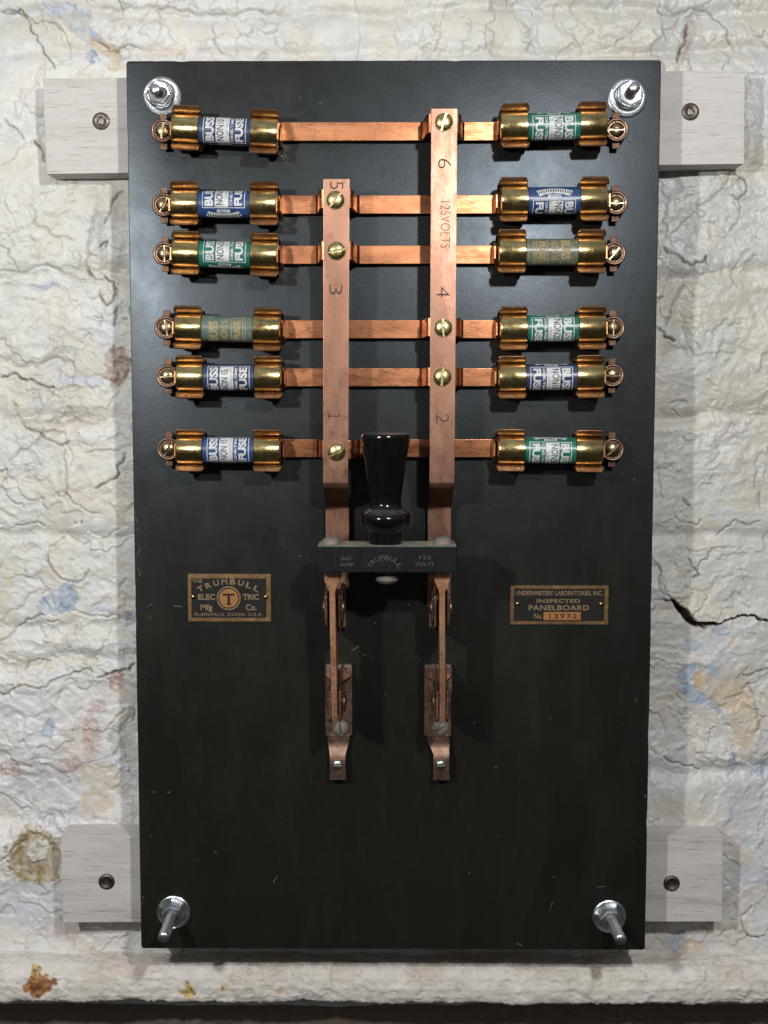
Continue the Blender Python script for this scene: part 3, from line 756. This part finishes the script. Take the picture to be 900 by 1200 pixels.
# vertical bars with their S bend, screws and stamped figures
BH = 60.0
def busbar(pt, pb_, low, ytop, screws, stamps, lowend):
    xt = P(pt[0], pt[1], BH)[0]; xm = P(pb_[0], pb_[1], BH)[0]; xl = P(low[0], low[1], 12)[0]
    y0 = P(pt[0], ytop, BH)[1]; ya = P(pb_[0], 569, BH)[1]; yb = P(low[0], 596, 12)[1]; yc = lowend
    pts = [(y0, BH - 2)]; n = 10
    for k in range(1, n): pts.append((y0 + (ya - y0) * k / n, BH - 2))
    pts += [(ya - 4, BH - 2), (ya, BH - 3), (ya + 4, BH - 7)]
    pts += [(yb - 6, 14), (yb - 2, 10.5), (yb + 3, 10)]
    pts += [(yb + 20, 10), ((yb + yc) / 2 + 10, 10), (yc, 10)]
    cx = []; hw = []
    for y, h in pts:
        if y <= ya: t = (y - y0) / (ya - y0); cx.append(xt + (xm - xt) * t); hw.append(14.4 - .35 * t)
        else:
            t = min(1, (y - ya) / (yb - ya)); cx.append(xm + (xl - xm) * t); hw.append(14.0 - .3 * t)
    bm = bmesh.new(); base = (xm, yc, 0)
    ribbon(bm, [(y - yc, h) for y, h in pts], hw, 4, [c - xm for c in cx])
    bar = pb('busbar', bm, 'copper_bar', base, bevel=.55)
    for sx, sy, a in screws:
        X_, Y_ = P(sx, sy, BH + 3)
        bm = bmesh.new(); screw_head(bm, (X_ - xm, Y_ - yc, BH), 10.3, 5.2, a, 2.3)
        build('screw', bm, 'brass_screw', bar)
    for s, sx, sy0, ln, hg in stamps:
        bm = bmesh.new()
        X_, Y_ = P(sx, sy0, BH)
        if s == '1':
            a, b = X_ - xm, Y_ - yc + 2.5
            for u0, u1, v0, v1 in ((-6.5, 6.5, -.7, .7), (-7.4, -6.1, -3.6, 3.6), (4.4, 5.5, -2.0, -.5), (3.5, 4.6, -3.3, -1.8)):
                q = [bm.verts.new((a + u, b + v, BH + .12)) for u, v in ((u0, v0), (u1, v0), (u1, v1), (u0, v1))]; bm.faces.new(q)
        else: put_text_cw(bm, s, X_ - xm, Y_ - yc, ln * .96, hg * .96, BH + .12, bold=-.016, spacing=1.05)
        build('stamped_lettering', bm, 'stamp', bar, smooth=False)
    return bar
busbar((394.2, 210), (393.3, 550), (395.4, 620), 209.5, ((393, 234, 50), (394.3, 293.7, 12), (394.3, 529.7, 33)),
       (('5', 394.5, 212.5, 9, 15), ('3', 393.5, 333, 12, 15), ('1', 392.5, 485, 5, 15)), 690)
busbar((520.7, 130), (518, 550), (514.8, 620), 127, ((520.4, 142.5, 74), (519.7, 384, 92), (518.6, 441.7, 84)),
       (('6', 521, 186, 11, 15), ('125VOLTS', 522, 236, 53, 11), ('4', 519.5, 336, 12, 15), ('2', 518.5, 485, 11, 15)), 712)

# horizontal straps
ROWS = [154.3, 240.0, 298.8, 386.0, 442.3, 525.3]
CONN = [2, 1, 1, 2, 2, 1]
BARX = {1: P(394, 370, BH)[0], 2: P(519.5, 350, BH)[0]}
for yy, cn in zip(ROWS, CONN):
    xl, yc = P(303, yy, 10); xr, _ = P(608, yy, 10); c = BARX[cn]
    lo, hi = 9, BH - 4 - 2.8
    pts = [(xl, lo)] + [(xl + (c - 27 - xl) * k / 4, lo) for k in (1, 2, 3)]
    pts += [(c - 25, lo), (c - 22.5, lo + 1.5), (c - 20.5, lo + 5), (c - 17, hi - 5), (c - 15, hi - 1.2), (c - 12, hi)]
    pts += [(c + 12, hi), (c + 15, hi - 1.2), (c + 17, hi - 5), (c + 20.5, lo + 5), (c + 22.5, lo + 1.5), (c + 25, lo)]
    pts += [(c + 27 + (xr - c - 27) * k / 4, lo) for k in (1, 2, 3)] + [(xr, lo)]
    bm = bmesh.new(); xm = (xl + xr) / 2
    ribbon(bm, [(a - xm, b) for a, b in pts], 10.4, 4.6, 0, 'xh')
    # feet that carry the strap on the slab
    for fx in (xl + 12, xr - 12): lathe(bm, [(7, .1), (7, 7)], (fx - xm, 0, 0), n=16)
    pb('branch_strap', bm, 'copper_strap', (xm, yc, 0), bevel=.6)

# fuse clips, terminals and fuses -------------------------------------------------
CLIPW = 16.2
FH = 31.0; CR = 17.0
def clip_mesh():
    bm = bmesh.new()
    side = [(0, 3.5), (9, 3.5), (14, 5.5), (17.6, 11), (19.8, 18), (19.6, FH - 7), (19.2, FH - 2), (18.3, FH + 2), (17.7, FH + 4.4), (17.9, FH + 6.2), (19.0, FH + 7.8), (21.4, FH + 9.6), (24.2, FH + 11.4)]
    for s in (-1, 1):
        pts = [(s * a, b) for a, b in side]
        hw = [CLIPW] * len(pts); hw[-1] = CLIPW - 2.4; hw[-2] = CLIPW - .5
        ribbon(bm, pts, hw, 2.1, 0)
    return bm
def end_plate(bm):
    # upright stop beyond the cap
    prism(bm, [(-11, 3), (11, 3), (12, 26), (7, 31), (-7, 31), (-12, 26)], CLIPW + 1, CLIPW + 3, 'x')
    box(bm, -CLIPW, CLIPW + 3, -10, 10, .05, 2.6)
cb = clip_mesh(); end_plate(cb)
clip0 = None
def terminal_mesh():
    """body parts around the screw, seen on the outer side"""
    bm = bmesh.new()
    lathe(bm, [(13.2, 17), (13.5, 18.6), (12.9, 20.2), (11.8, 21.0), (10.6, 20.3), (9.9, 18.6), (1, 18.6)], n=36)
    box(bm, -4.2, 4.2, -20, 20, 11, 14.4, 1)
    lathe(bm, [(8.2, 2), (8.2, 17)], n=20)
    box(bm, 0, 17, -8, 8, 4, 7)
    return bm
tm = terminal_mesh()

def print_mesh(kind):
    """label lettering wrapped round the fuse body; x axial, angle upward from the front"""
    R = 14.9
    flat = bmesh.new()      # x = axial position, y = arc position, z = lift ; material 0 white 1 dark
    def rect(a0, a1, t0, t1, z=0.0, mi=0):
        vs = [flat.verts.new(p) for p in ((a0, t0, z), (a1, t0, z), (a1, t1, z), (a0, t1, z))]
        f = flat.faces.new(vs); f.material_index = mi
    def txt(s, a0, a1, t0, t1, z, bold, mi):
        t = text_fit(s, t1 - t0, a1 - a0, bold)
        for v in t.verts: v.co = (a1 - v.co.y, t0 + v.co.x, z)
        merge(flat, t, mi); t.free()
    T = 35.0
    if kind in ('10', '15', '20'):
        A = -24.5
        for r in ((A, A + .9, 0, T), (A + 48.6, A + 49.5, 0, T), (A, A + 49.5, 0, .9), (A, A + 49.5, T - .9, T)): rect(*r)
        txt('BUSS', A + 2.6, A + 12.8, 2.2, T - 2.0, .0, .045, 0)
        rect(A + 14.6, A + 30.5, 1.6, T - 1.6); rect(A + 19, A + 20, 0, 1.6)
        txt('NON ' + kind if kind == '15' else 'NON' + kind, A + 15.8, A + 24.2, 3.4, T - 6, .09, .01, 1)
        txt('250V OR LESS', A + 26.4, A + 28.9, 12, T - 5, .09, .0, 2)
        txt('ONE-TIME', A + 31.9, A + 35.2, 2.4, T - 3, 0, .03, 0)
        txt('FUSE', A + 37.0, A + 46.4, 2.6, T - 2.2, 0, .045, 0)
        # emblem before the box: small tablet and a fanned banner with tiny letters
        rect(-7.5, 7.5, -5.6, -1.8); txt('I I I I I I', -5.8, 5.8, -4.9, -2.5, .09, .03, 1)
        N = 14
        for k in range(N):
            a0 = -21 + 42 * k / N; a1 = -21 + 42 * (k + 1) / N
            f0 = (a0 / 21) ** 2 * 4.2; f1 = (a1 / 21) ** 2 * 4.2
            vs = [flat.verts.new(p) for p in ((a0, -14.6 + f0, 0), (a1, -14.6 + f1, 0), (a1 * .84, -7.0 + f1 * .8, 0), (a0 * .84, -7.0 + f0 * .8, 0))]
            flat.faces.new(vs)
            if k % 1 == 0:
                am = (a0 + a1) / 2 * .92; fm = (am / 21) ** 2 * 4
                rect(am - .75, am + .55, -13.2 + fm, -9.0 + fm, .09, 1)
    else:
        A = -22
        txt('BUSS', A + 1, A + 12, 1.5, T - 8, .0, .05, 0)
        txt('NON15' if kind == 'old_teal' else 'NON 10', A + 15, A + 23, 3, T - 8, .0, .02, 0)
        rect(A + 27, A + 28, 0, T - 3); rect(A + 40, A + 41.2, 0, T - 2); rect(A + 27, A + 41, T - 4, T - 3)
        txt('FUSE', A + 29.5, A + 38, 4, T - 7, .0, .05, 0)
        rect(A + 43, A + 44, 0, T)
    # cut along the arc so that it bends
    t = -15.0
    while t < T:
        g = list(flat.verts) + list(flat.edges) + list(flat.faces)
        bmesh.ops.bisect_plane(flat, geom=g, plane_co=(0, t, 0), plane_no=(0, 1, 0)); t += 1.6
    for v in flat.verts:
        a, tt, z = v.co; ph = tt / R; r = R + .14 + z
        v.co = (a * .968, -r * math.sin(ph), r * math.cos(ph))
    return flat

def fuse_meshes():
    b = bmesh.new(); lathe(b, [(14.9, -31), (14.9, 31)], axis='x', n=56)
    caps = []
    for s in (-1, 1):
        c = bmesh.new()
        lathe(c, [(15.1, s * 29.2), (16.4, s * 28.9), (CR, s * 29.6), (CR, s * 57.5), (16.3, s * 59), (14, s * 59.6), (2, s * 59.8)], axis='x', n=56)
        caps.append(c)
    return b, caps
MESH = {}
def mesh_of(name, bm, mats, **k):
    o = build(name, bm, mats, **k); me = o.data; bpy.data.objects.remove(o); return me
MESH['clip'] = mesh_of('fuse_clip', cb, 'copper_clip', bevel=.35, seg=1)
MESH['term'] = mesh_of('terminal', tm, ['terminal', 'tab_copper'], bevel=.4, seg=1)
b_, caps_ = fuse_meshes()
MESH['cap0'] = mesh_of('end_cap', caps_[0], 'brass_cap'); MESH['cap1'] = mesh_of('end_cap', caps_[1], 'brass_cap')
body_base = mesh_of('fuse_body', b_, 'body_blue')
def body_of(mat):
    k = 'body' + mat
    if k not in MESH:
        MESH[k] = body_base.copy(); MESH[k].materials[0] = MAT[mat]
    return MESH[k]
for kd, dk in (('10', 'print_dark_blue'), ('15', 'print_dark_blue'), ('20', 'print_dark_green')):
    MESH['print' + kd] = mesh_of('printed_label', print_mesh(kd), ['print_white', dk, 'print_grey'], smooth=False)
for kd in ('old_teal', 'old_olive'):
    MESH['print' + kd] = mesh_of('printed_label', print_mesh(kd), ['print_ochre', 'print_dark_blue'], smooth=False)

def new_obj(name, me, parent, loc=None, rot=None, label=None):
    o = bpy.data.objects.new(name, me); COL.objects.link(o); o.parent = parent
    if loc is not None: o.location = W(*loc)
    if rot is not None: o.rotation_euler = rot
    if label: o['label'] = label
    return o

# (side, centre of outer clip, centre of inner clip, terminal centre, start angle of print, kind, body, slot angle, label)
FUSES = [
 ('L', (216.5,148.5), (308.5,153), (190.5,153), -66, '10', 'body_navy', 80, 'dark navy cartridge fuse in the topmost left clip pair, beside the upper left bolt'),
 ('L', (214.5,237.2), (308.5,237.6), (191.5,240), -23, '10', 'body_blue', 60, 'bright blue cartridge fuse with a fan emblem, second from the top on the left'),
 ('L', (216,295.7), (309,298), (192.5,297), -40, '20', 'body_green', 90, 'only bright green cartridge fuse on the left side'),
 ('L', (218.5,383.5), (312.5,385.6), (194.5,384), -72, 'old_teal', 'body_teal', 100, 'worn teal cartridge fuse with faded ochre lettering on the left side'),
 ('L', (221,441.7), (313.5,442), (196,441), -78, '15', 'body_navy', 5, 'blue cartridge fuse directly below the worn teal fuse on the left'),
 ('L', (221,528), (312,528.3), (197,526), -57, '15', 'body_blue', 60, 'blue cartridge fuse at the bottom of the left column, above the square nameplate'),
 ('R', (695.5,144), (604.5,146), (723,152), -42, '20', 'body_green', 0, 'green cartridge fuse in the topmost right clip pair, beside the upper right bolt'),
 ('R', (698,232.3), (602.5,233), (722,238), 4, '10', 'body_blue', 0, 'bright blue cartridge fuse with a fan emblem along its top, on the right side'),
 ('R', (694.5,293.8), (600.5,293.7), (720,297), -62, 'old_olive', 'body_olive', 50, 'worn grey-green cartridge fuse with unreadable lettering, third on the right'),
 ('R', (695,383.6), (602.5,384.5), (719,384), -53, '20', 'body_green', 90, 'green cartridge fuse between the worn one and the navy one on the right side'),
 ('R', (693,441.2), (601,442), (718,440), -49, '10', 'body_navy', 0, 'navy blue cartridge fuse, second from the bottom on the right'),
 ('R', (692,529), (599.5,527.8), (718,527), -42, '20', 'body_green', 45, 'green cartridge fuse at the bottom of the right column, above the wide nameplate'),
]
LH = FH + 15
for side, pc, pi, pt, ph0, kind, bod, sl, lab in FUSES:
    oc = P(*pc, LH); ic = P(*pi, LH); tc = P(*pt, 20)
    sgn = 1 if side == 'L' else -1
    dx, dy = (ic[0] - oc[0]) * sgn, (ic[1] - oc[1]) * sgn
    tilt = math.atan2(dy, dx)             # image clockwise
    for (cx, cy), outer in ((oc, True), (ic, False)):
        fl = math.pi if (side == 'L') == outer else 0
        o = new_obj('fuse_clip', MESH['clip'], panel, on_panel(cx, cy, 0), (0, tilt + fl, 0))
    t = new_obj('terminal', MESH['term'], panel, on_panel(tc[0], tc[1], 0), (0, 0 if side == 'L' else math.pi, 0))
    bm = bmesh.new(); screw_head(bm, (0, 0, 18.4), 9.2, 5, sl, 1.8); build('screw', bm, 'bronze_screw', t)
    mx, my = (oc[0] + ic[0]) / 2, (oc[1] + ic[1]) / 2
    f = thing('cartridge_fuse', lab, 'fuse', (mx, my, FH), 'cartridge fuses in the clips')
    f.rotation_euler = (math.radians(-ph0), tilt + (0 if side == 'L' else math.pi), 0)
    bo = new_obj('fuse_body', body_of(bod), f)
    new_obj('printed_label', MESH['print' + kind], bo)
    new_obj('end_cap', MESH['cap0'], f); new_obj('end_cap', MESH['cap1'], f)

# nameplates -----------------------------------------------------------------
def plate(x0, x1, y0, y1, fx0, fx1, fy0, fy1, rivets, fill, label):
    a = P(x0, y0, 2); b = P(x1, y1, 2); A = P(fx0, fy0, 2); B = P(fx1, fy1, 2); cx, cy = (a[0] + b[0]) / 2, b[1]
    bm = bmesh.new()
    def L(p): return (p[0] - cx, p[1] - cy)
    ax, ay = L(a); bx, by = L(b); Ax, Ay = L(A); Bx, By = L(B)
    box(bm, ax, bx, ay, by, .03, 1.4)
    for r in ((ax, bx, ay, Ay), (ax, bx, By, by), (ax, Ax, Ay, By), (Bx, bx, Ay, By)): box(bm, *r, 1.4, 2.0)
    bmesh.ops.remove_doubles(bm, verts=bm.verts, dist=1e-5)
    v = [bm.verts.new(p) for p in ((Ax, Ay, 1.55), (Bx, Ay, 1.55), (Bx, By, 1.55), (Ax, By, 1.55))]
    f = bm.faces.new(v); f.material_index = 1
    pl = pb('nameplate', bm, ['plate_brass', 'plate_black'], (cx, cy, 0), label=label, smooth=False)
    for rx, ry in rivets:
        q = L(P(rx, ry, 3)); bm = bmesh.new()
        lathe(bm, [(3.1, 1.5), (3.0, 2.6), (2.3, 3.8), (1.2, 4.5), (.3, 4.7)], (q[0], q[1], 0), n=18); build('rivet', bm, 'brass_cap', pl)
    bm = bmesh.new()
    def XY(px, py): return L(P(px, py, 2))
    def T(s, tx0, tx1, ty0, ty1, bold=.012, mi=0, sp=1.0, z=1.6):
        p, q = XY(tx0, ty0), XY(tx1, ty1); put_text(bm, s, p[0], q[0], p[1], q[1], z, bold, mi, .35, sp)
    fill(bm, T, XY)
    build('raised_lettering', bm, ['plate_text', 'plate_orange', 'plate_black'], pl, smooth=False)
def fill1(bm, T, XY):
    T('THE', 225.5, 237, 678.8, 682.8)
    c = XY(268, 701)
    arc_text(bm, 'TRUMBULL', c[0], XY(268, 685)[1] + 66, 66, -28.5, 28.5, 6.6, 1.6, .03, 0, .35, 6.8)
    T('ELEC', 232, 252, 696, 703, .03); T('TRIC', 284.5, 303.5, 696, 703, .03)
    T('Mfg', 235, 249, 708, 717, .03); T('Co.', 288, 301, 708, 715.5, .03)
    T('PLAINVILLE, CONN. U.S.A.', 228, 308, 718, 722.6, .01, 0, 1.1)
    lathe(bm, [(14.2, 1.6), (14.2, 2.0), (12.6, 2.0), (12.6, 1.6)], (c[0], c[1], 0), n=36)
    lathe(bm, [(12.7, 1.58), (12.7, 1.75)], (c[0], c[1], 0), n=36, mi=2)
    lathe(bm, [(11.2, 1.7), (11.2, 2.05), (.5, 2.05)], (c[0], c[1], 0), n=36, mi=1)
    box(bm, c[0] - 7, c[0] + 7, c[1] - 5.4, c[1] - 3, 2.0, 2.25, 2); box(bm, c[0] - 1.4, c[0] + 1.4, c[1] - 3.1, c[1] + 7.5, 2.0, 2.25, 2)
    box(bm, c[0] - 3, c[0] + 3, c[1] + 6.6, c[1] + 8, 2.0, 2.25, 2)
def fill2(bm, T, XY):
    T("UNDERWRITERS' LABORATORIES, INC.", 604, 706.5, 692, 698.8, .02, 0, 1.0)
    T('INSPECTED', 629, 680, 702, 706.6, .03, 0, 1.1); T('PANELBOARD', 619.5, 690.5, 709, 715.4, .035, 0, 1.1)
    T('No', 626, 634.5, 719, 725.3, .02)
    a, b = XY(637, 717.2), XY(680.5, 726.6); box(bm, a[0], b[0], a[1], b[1], 1.6, 1.9, 1)
    T('13972', 644, 676, 719.3, 725, .01, 2, 1.3, 1.8)
plate(220, 317.7, 672.6, 728.3, 224, 312.3, 677.8, 722.9 + 1.2, ((226, 699.5), (311, 699.5)), fill1, 'brass nameplate with arched lettering round a circled T')
plate(598.3, 712.5, 686.3, 731.8, 602.3, 708, 689.8, 728, ((606.5, 707.3), (704.3, 707.8)), fill2, 'brass nameplate of an inspected panelboard with a numbered orange field')

# ------------------------------------------------------------------ knife switch
sw0 = (P(453, 880, 0)[0], P(453, 911, 0)[1])
switch = thing('knife_switch', 'copper two-blade knife switch with black handle and crossbar at the panel centre', 'switch', (sw0[0], sw0[1], 0))
def sb(name, bm, mats, parent=None, **k):
    for v in bm.verts: v.co.x -= sw0[0]; v.co.y -= sw0[1]
    return build(name, bm, mats, parent or switch, **k)
HC = 92.0
x0, y0 = P(371.5, 640, 118); x1, y1 = P(535.5, 671.5, 118)
bm = bmesh.new(); box(bm, x0, x1, y0, y1, 66, 118)
cross = sb('crossbar', bm, 'crossbar', bevel=1.6, seg=3)
def tx(px, py): return P(px, py, 118)
bm = bmesh.new()
c = tx(451, 664)
arc_text(bm, 'TRUMBULL', c[0], c[1] + 9, 16.5, -58, 58, 5.2, 118.12, .0, lw=4.6)
arc_text(bm, 'CO', c[0], c[1] - 5, 1.5, -70, 70, 2.4, 118.12, 0, lw=2.2)
for s, a, b, q, r in (('60', 399.5, 411.5, 652, 656.6), ('AMP.', 398, 416.5, 659.6, 663.6), ('125', 491.5, 505, 651, 655.4), ('VOLTS', 486, 508.5, 658.6, 662.8)):
    p0, p1 = tx(a, q), tx(b, r); put_text(bm, s, p0[0], p1[0], p0[1], p1[1], 118.12, .0)
sb('moulded_lettering', bm, 'bar_text', cross, smooth=False)
YT = y0   # top face of the crossbar
for px in (388.3, 519.2):
    xc = P(px, 640, HC)[0]; bm = bmesh.new()
    lathe(bm, [(11, YT + .3), (11, YT - 1), (9.8, YT - 4), (7, YT - 6.6), (3, YT - 7.8), (.4, YT - 8)], (xc, 0, HC), 'y', 26)
    sb('rivet', bm, 'dusty_screw', cross)
xc = P(454, 680, HC)[0]; bm = bmesh.new()
lathe(bm, [(9, y1 - .5), (9, y1 + 5), (13, y1 + 6), (13, y1 + 11), (10.5, y1 + 14), (5, y1 + 16), (.4, y1 + 16.4)], (xc, 0, HC), 'y', 26)
sb('screw', bm, 'dusty_screw', cross)
# handle
hx = P(451.7, 600, HC)[0]
hp = [(18.3, 642), (18.3, 623), (20, 621), (25, 616.5), (28.2, 610), (28.4, 605.5), (26.5, 601), (21, 597.5), (17.8, 594), (16.9, 589), (18, 578), (20.5, 560), (23.2, 540), (25.6, 524), (27.0, 514), (27.1, 511), (26, 508.6), (22, 507.3), (12, 506.4), (.5, 506)]
bm = bmesh.new()
# profile heights are read on the silhouette at depth HC
prof = [(r, P(450, yy, HC)[1]) for r, yy in hp]; prof[0] = (prof[0][0], YT + .5)
lathe(bm, prof, (hx, 0, HC), 'y', 64)
sb('handle', bm, 'handle')
# blades, jaws, hinges, lugs
BL = ((389.2, 392.3), (518.2, 518.6))
for k, (pt_, pb_) in enumerate(BL):
    xt = P(pt_, 690, 98)[0]; xb = P(pb_, 845, 94)[0]
    yA = y1 - 6; yB = P(0, 680, 98)[1]; yC = P(0, 693.5, 98)[1]; yD = P(0, 846, 96)[1]
    def cx(y): return xt + (xb - xt) * (y - yC) / (yD - yC)
    bm = bmesh.new()
    poly = [(xt - 8.6, yA), (xt + 8.6, yA), (xt + 8.6, yB), (xt + 3.3, yC), (cx(yD - 5) + 3.3, yD - 5), (cx(yD) + 2.4, yD), (cx(yD) - 2.4, yD), (cx(yD - 5) - 3.3, yD - 5), (xt - 3.3, yC), (xt - 8.6, yB)]
    prism(bm, poly, 58, 98)
    sb('blade', bm, 'copper_blade', bevel=.8)
    # upper contact jaw: two leaves on a foot, rivet disc on the inner side
    bm = bmesh.new(); s = 1 if k == 0 else -1
    for e in (-1, 1):
        xx = xt + e * 7.2
        prism(bm, [(682, 12), (682, 80), (688, 88), (722, 84), (733, 60), (733, 12)], xx - 1.1, xx + 1.1, 'x')
        prism(bm, [(686, 12), (686, 70), (692, 76), (718, 72), (728, 50), (728, 12)], xx + e * 2.2 - .8, xx + e * 2.2 + .8, 'x')
    box(bm, xt - 12, xt + 12, 676, 736, 4, 12.5)
    lathe(bm, [(9.5, 0), (9.5, 1.6), (6, 3.4), (.5, 3.8)], (0, 0, 0), 'x', 24) if False else None
    for e in (-1, 1):
        lathe(bm, [(8.5, xt + e * 9.5), (8.5, xt + e * 12), (5, xt + e * 13.2), (.5, xt + e * 13.4)], (0, 705, 56), 'x', 24)
    sb('contact_jaw', bm, 'old_copper', bevel=.4, seg=1)
    # hinge
    hxp = (397, 513)[k]; hxb = P(hxp, 820, 6)[0]
    bm = bmesh.new()
    yT, yL = P(0, 779, 6)[1], P(0, 861, 6)[1]
    box(bm, hxb - 16, hxb + 16, yT, yL, .1, 7)
    box(bm, hxb - 15.5, hxb + 15.5, yT - .6, yT + 3.6, .5, 7.6, 1)
    # folded foot: sloping wings rising from the base to the leaves
    for e in (-1, 1):
        xl_ = xb + e * 5.4
        yTT = P(0, 806, 85)[1]; yBB = P(0, 846, 85)[1]
        prism(bm, [(yTT - 12, 7), (yTT, 84), (yTT + 3, 90), (yBB - 5, 90), (yBB, 82), (yBB + 6, 7)], xl_ - 1.3, xl_ + 1.3, 'x')
        xo = xl_ + e * 2.5
        prism(bm, [(yTT + 6, 30), (yTT + 8, 72), (yTT + 14, 80), (yBB - 8, 78), (yBB - 3, 60), (yBB - 2, 7), (yTT + 4, 7)], xo - 1.0, xo + 1.0, 'x')
        lathe(bm, [(10.5, xo), (10.5, xo + e * 2.2), (6, xo + e * 3.6), (.5, xo + e * 4)], (0, (yTT + yBB) / 2 + 4, 52), 'x', 24)
        # gusset between leaf and foot
        ribbon(bm, [(yTT - 8, 8), (yTT - 2, 8), (yTT + 22, 8)], 3, 1.2, xl_ + e * 6)
        a_ = [(xl_ + e * 1.2, 40), (hxb + e * 15, 9), (hxb + e * 15, 7), (xl_ + e * 1.2, 7)]
        prism(bm, a_, yTT + 2, yTT + 4.5, 'y')
    hg = sb('hinge', bm, ['old_copper', 'dusty_screw'], bevel=.5, seg=1)
    sx, sy = P((399, 516)[k], 853, 10); bm = bmesh.new()
    screw_head(bm, (sx, sy, 9), 10, 6.5, (100, 30)[k], 2.6); sb('screw', bm, 'dusty_screw', hg)
    # terminal lug
    lx = P((396, 517)[k], 890, 8)[0]; ys = [P(0, v, 8)[1] for v in (860, 868, 876, 882, 890, 900, 911.5)]
    bm = bmesh.new(); hs = [7.8, 7.6, 8.5, 12, 13, 13, 13]
    hws = [13.2, 13, 11, 9.6, 9.4, 9.6, 10]
    ribbon(bm, list(zip(ys, hs)), hws, 4, [hxb + (lx - hxb) * min(1, i / 3) for i in range(7)])
    box(bm, lx - 8, lx + 8, ys[4] + 2, ys[-1] - .5, .1, 11)
    lg = sb('terminal_lug', bm, 'terminal', bevel=.9)
    sx, sy = P((395.3, 516.5)[k], 897, 17); bm = bmesh.new()
    screw_head(bm, (sx, sy, 15), 6.3, 3.6, (2, 5)[k], 1.5); sb('screw', bm, 'grey_screw', lg)

# ------------------------------------------------------------------ corner bolts
def bolt(px, py, wr, length, two, rot, label, tilt=(0, 0), off=(0, 0), nr=12.5):
    x, y = P(px, py, 1)
    r = thing('mounting_bolt', label, 'bolt', (x, y, .05), 'corner mounting bolts')
    bm = bmesh.new()
    lathe(bm, [(7.2, 0), (wr * .97, 0), (wr, .6), (wr - .2, 2.0), (wr - 1.4, 2.7), (wr - 3.2, 1.8), (wr * .62, 1.2), (7.2, 1.6)], n=64); build('washer', bm, 'zinc', r)
    z = 2.3
    if two:
        bm = bmesh.new()
        lathe(bm, [(7, z), (wr * .74, z), (wr * .77, z + .8), (wr * .75, z + 2.2), (wr * .70, z + 3.2), (wr * .60, z + 2.2), (7, z + 2.4)], (off[0], off[1], 0), n=56); build('washer', bm, 'zinc', r); z += 3.5
    bm = bmesh.new()
    nz = 11.5; n = 6
    t = bmesh.new()
    lathe(t, [(7.0, z), (nr * .9, z), (nr, z + 1.2), (nr, z + nz - 1.4), (nr * .88, z + nz), (7.0, z + nz - .6), (6.6, z + nz - 2)], (off[0], off[1], 0), n=6, ph=rot)
    bmesh.ops.recalc_face_normals(t, faces=t.faces)
    bmesh.ops.bevel(t, geom=[e for e in t.edges if e.calc_face_angle(0) > math.radians(40)], offset=.5, segments=2, affect='EDGES')
    build('nut', t, 'zinc', r, ang=25)
    bm.free(); bm = bmesh.new()
    prof = [(6.4, 0)]; zz = 1.0
    while zz < length - 2:
        prof += [(6.5, zz), (5.9, zz + 1.0)]; zz += 2.0
    prof += [(6.2, length - 1.6), (5.2, length), (.4, length)]
    lathe(bm, prof, (0, 0, 0), n=36)
    Rm = Matrix.Translation((off[0] * .6, off[1] * .6, 0)) @ Matrix.Rotation(tilt[0], 4, 'Y') @ Matrix.Rotation(tilt[1], 4, 'X')
    xform(bm, bm.verts, Rm)
    build('stud', bm, 'zinc', r, ang=60)
bolt(190, 113, 22, 34, True, .2, 'zinc mounting bolt with nut at the upper left corner of the black panel', (-.06, .0), (-1, -1), 14)
bolt(735, 115, 22, 40, True, .5, 'zinc mounting bolt with nut at the upper right corner of the black panel', (.03, .06), (1, -2), 14.5)
bolt(203.5, 1069, 20.5, 72, False, .3, 'long zinc mounting bolt at the lower left corner of the black panel', (0, -.02), (0, 0), 13)
bolt(714, 1074, 20.5, 66, False, .1, 'long zinc mounting bolt at the lower right corner of the black panel', (.04, -.02), (0, 0), 13)

# ------------------------------------------------------------------ light
def lamp(name, x, y, h, power, col, r=50):
    l = bpy.data.lights.new(name, 'POINT'); l.energy = power; l.color = col; l.shadow_soft_size = r * S
    o = bpy.data.objects.new(name, l); COL.objects.link(o); o.location = W(x, y, h)
lamp('lamp', -270, 140, 1350, 8.7, (1.0, .985, .95), 34)
lamp('lamp', 822, -60, 1450, 9.5, (1.0, .985, .96), 34)

w = bpy.data.worlds.new('World'); sc.world = w; w.use_nodes = True
nt = w.node_tree; bg = nt.nodes['Background']
tc = nt.nodes.new('ShaderNodeTexCoord'); sp = nt.nodes.new('ShaderNodeSeparateXYZ'); nt.links.new(tc.outputs['Generated'], sp.inputs[0])
ma = nt.nodes.new('ShaderNodeMath'); ma.operation = 'MULTIPLY_ADD'; ma.inputs[1].default_value = .5; ma.inputs[2].default_value = .5
nt.links.new(sp.outputs[2], ma.inputs[0])
g = ramp(nt, ma.outputs[0], [(.0, (.03, .027, .022)), (.42, (.05, .047, .042)), (.60, (.10, .10, .10)), (.85, (.30, .31, .33)), (1.0, (.30, .31, .33))])
n = nt.nodes.new('ShaderNodeTexNoise'); n.inputs['Scale'].default_value = 2.2; n.inputs['Detail'].default_value = 2
nt.links.new(tc.outputs['Generated'], n.inputs['Vector'])
g2 = mix(nt, 1.0, g, ramp(nt, n.outputs['Fac'], [(.35, .45), (.65, 1.5)]), 'MULTIPLY')
nt.links.new(g2, bg.inputs['Color']); bg.inputs['Strength'].default_value = 1.0

sc.view_settings.view_transform = 'Standard'; sc.view_settings.look = 'None'
sc.view_settings.exposure = 0; sc.view_settings.gamma = 1
sc.render.resolution_x = 768; sc.render.resolution_y = 1024
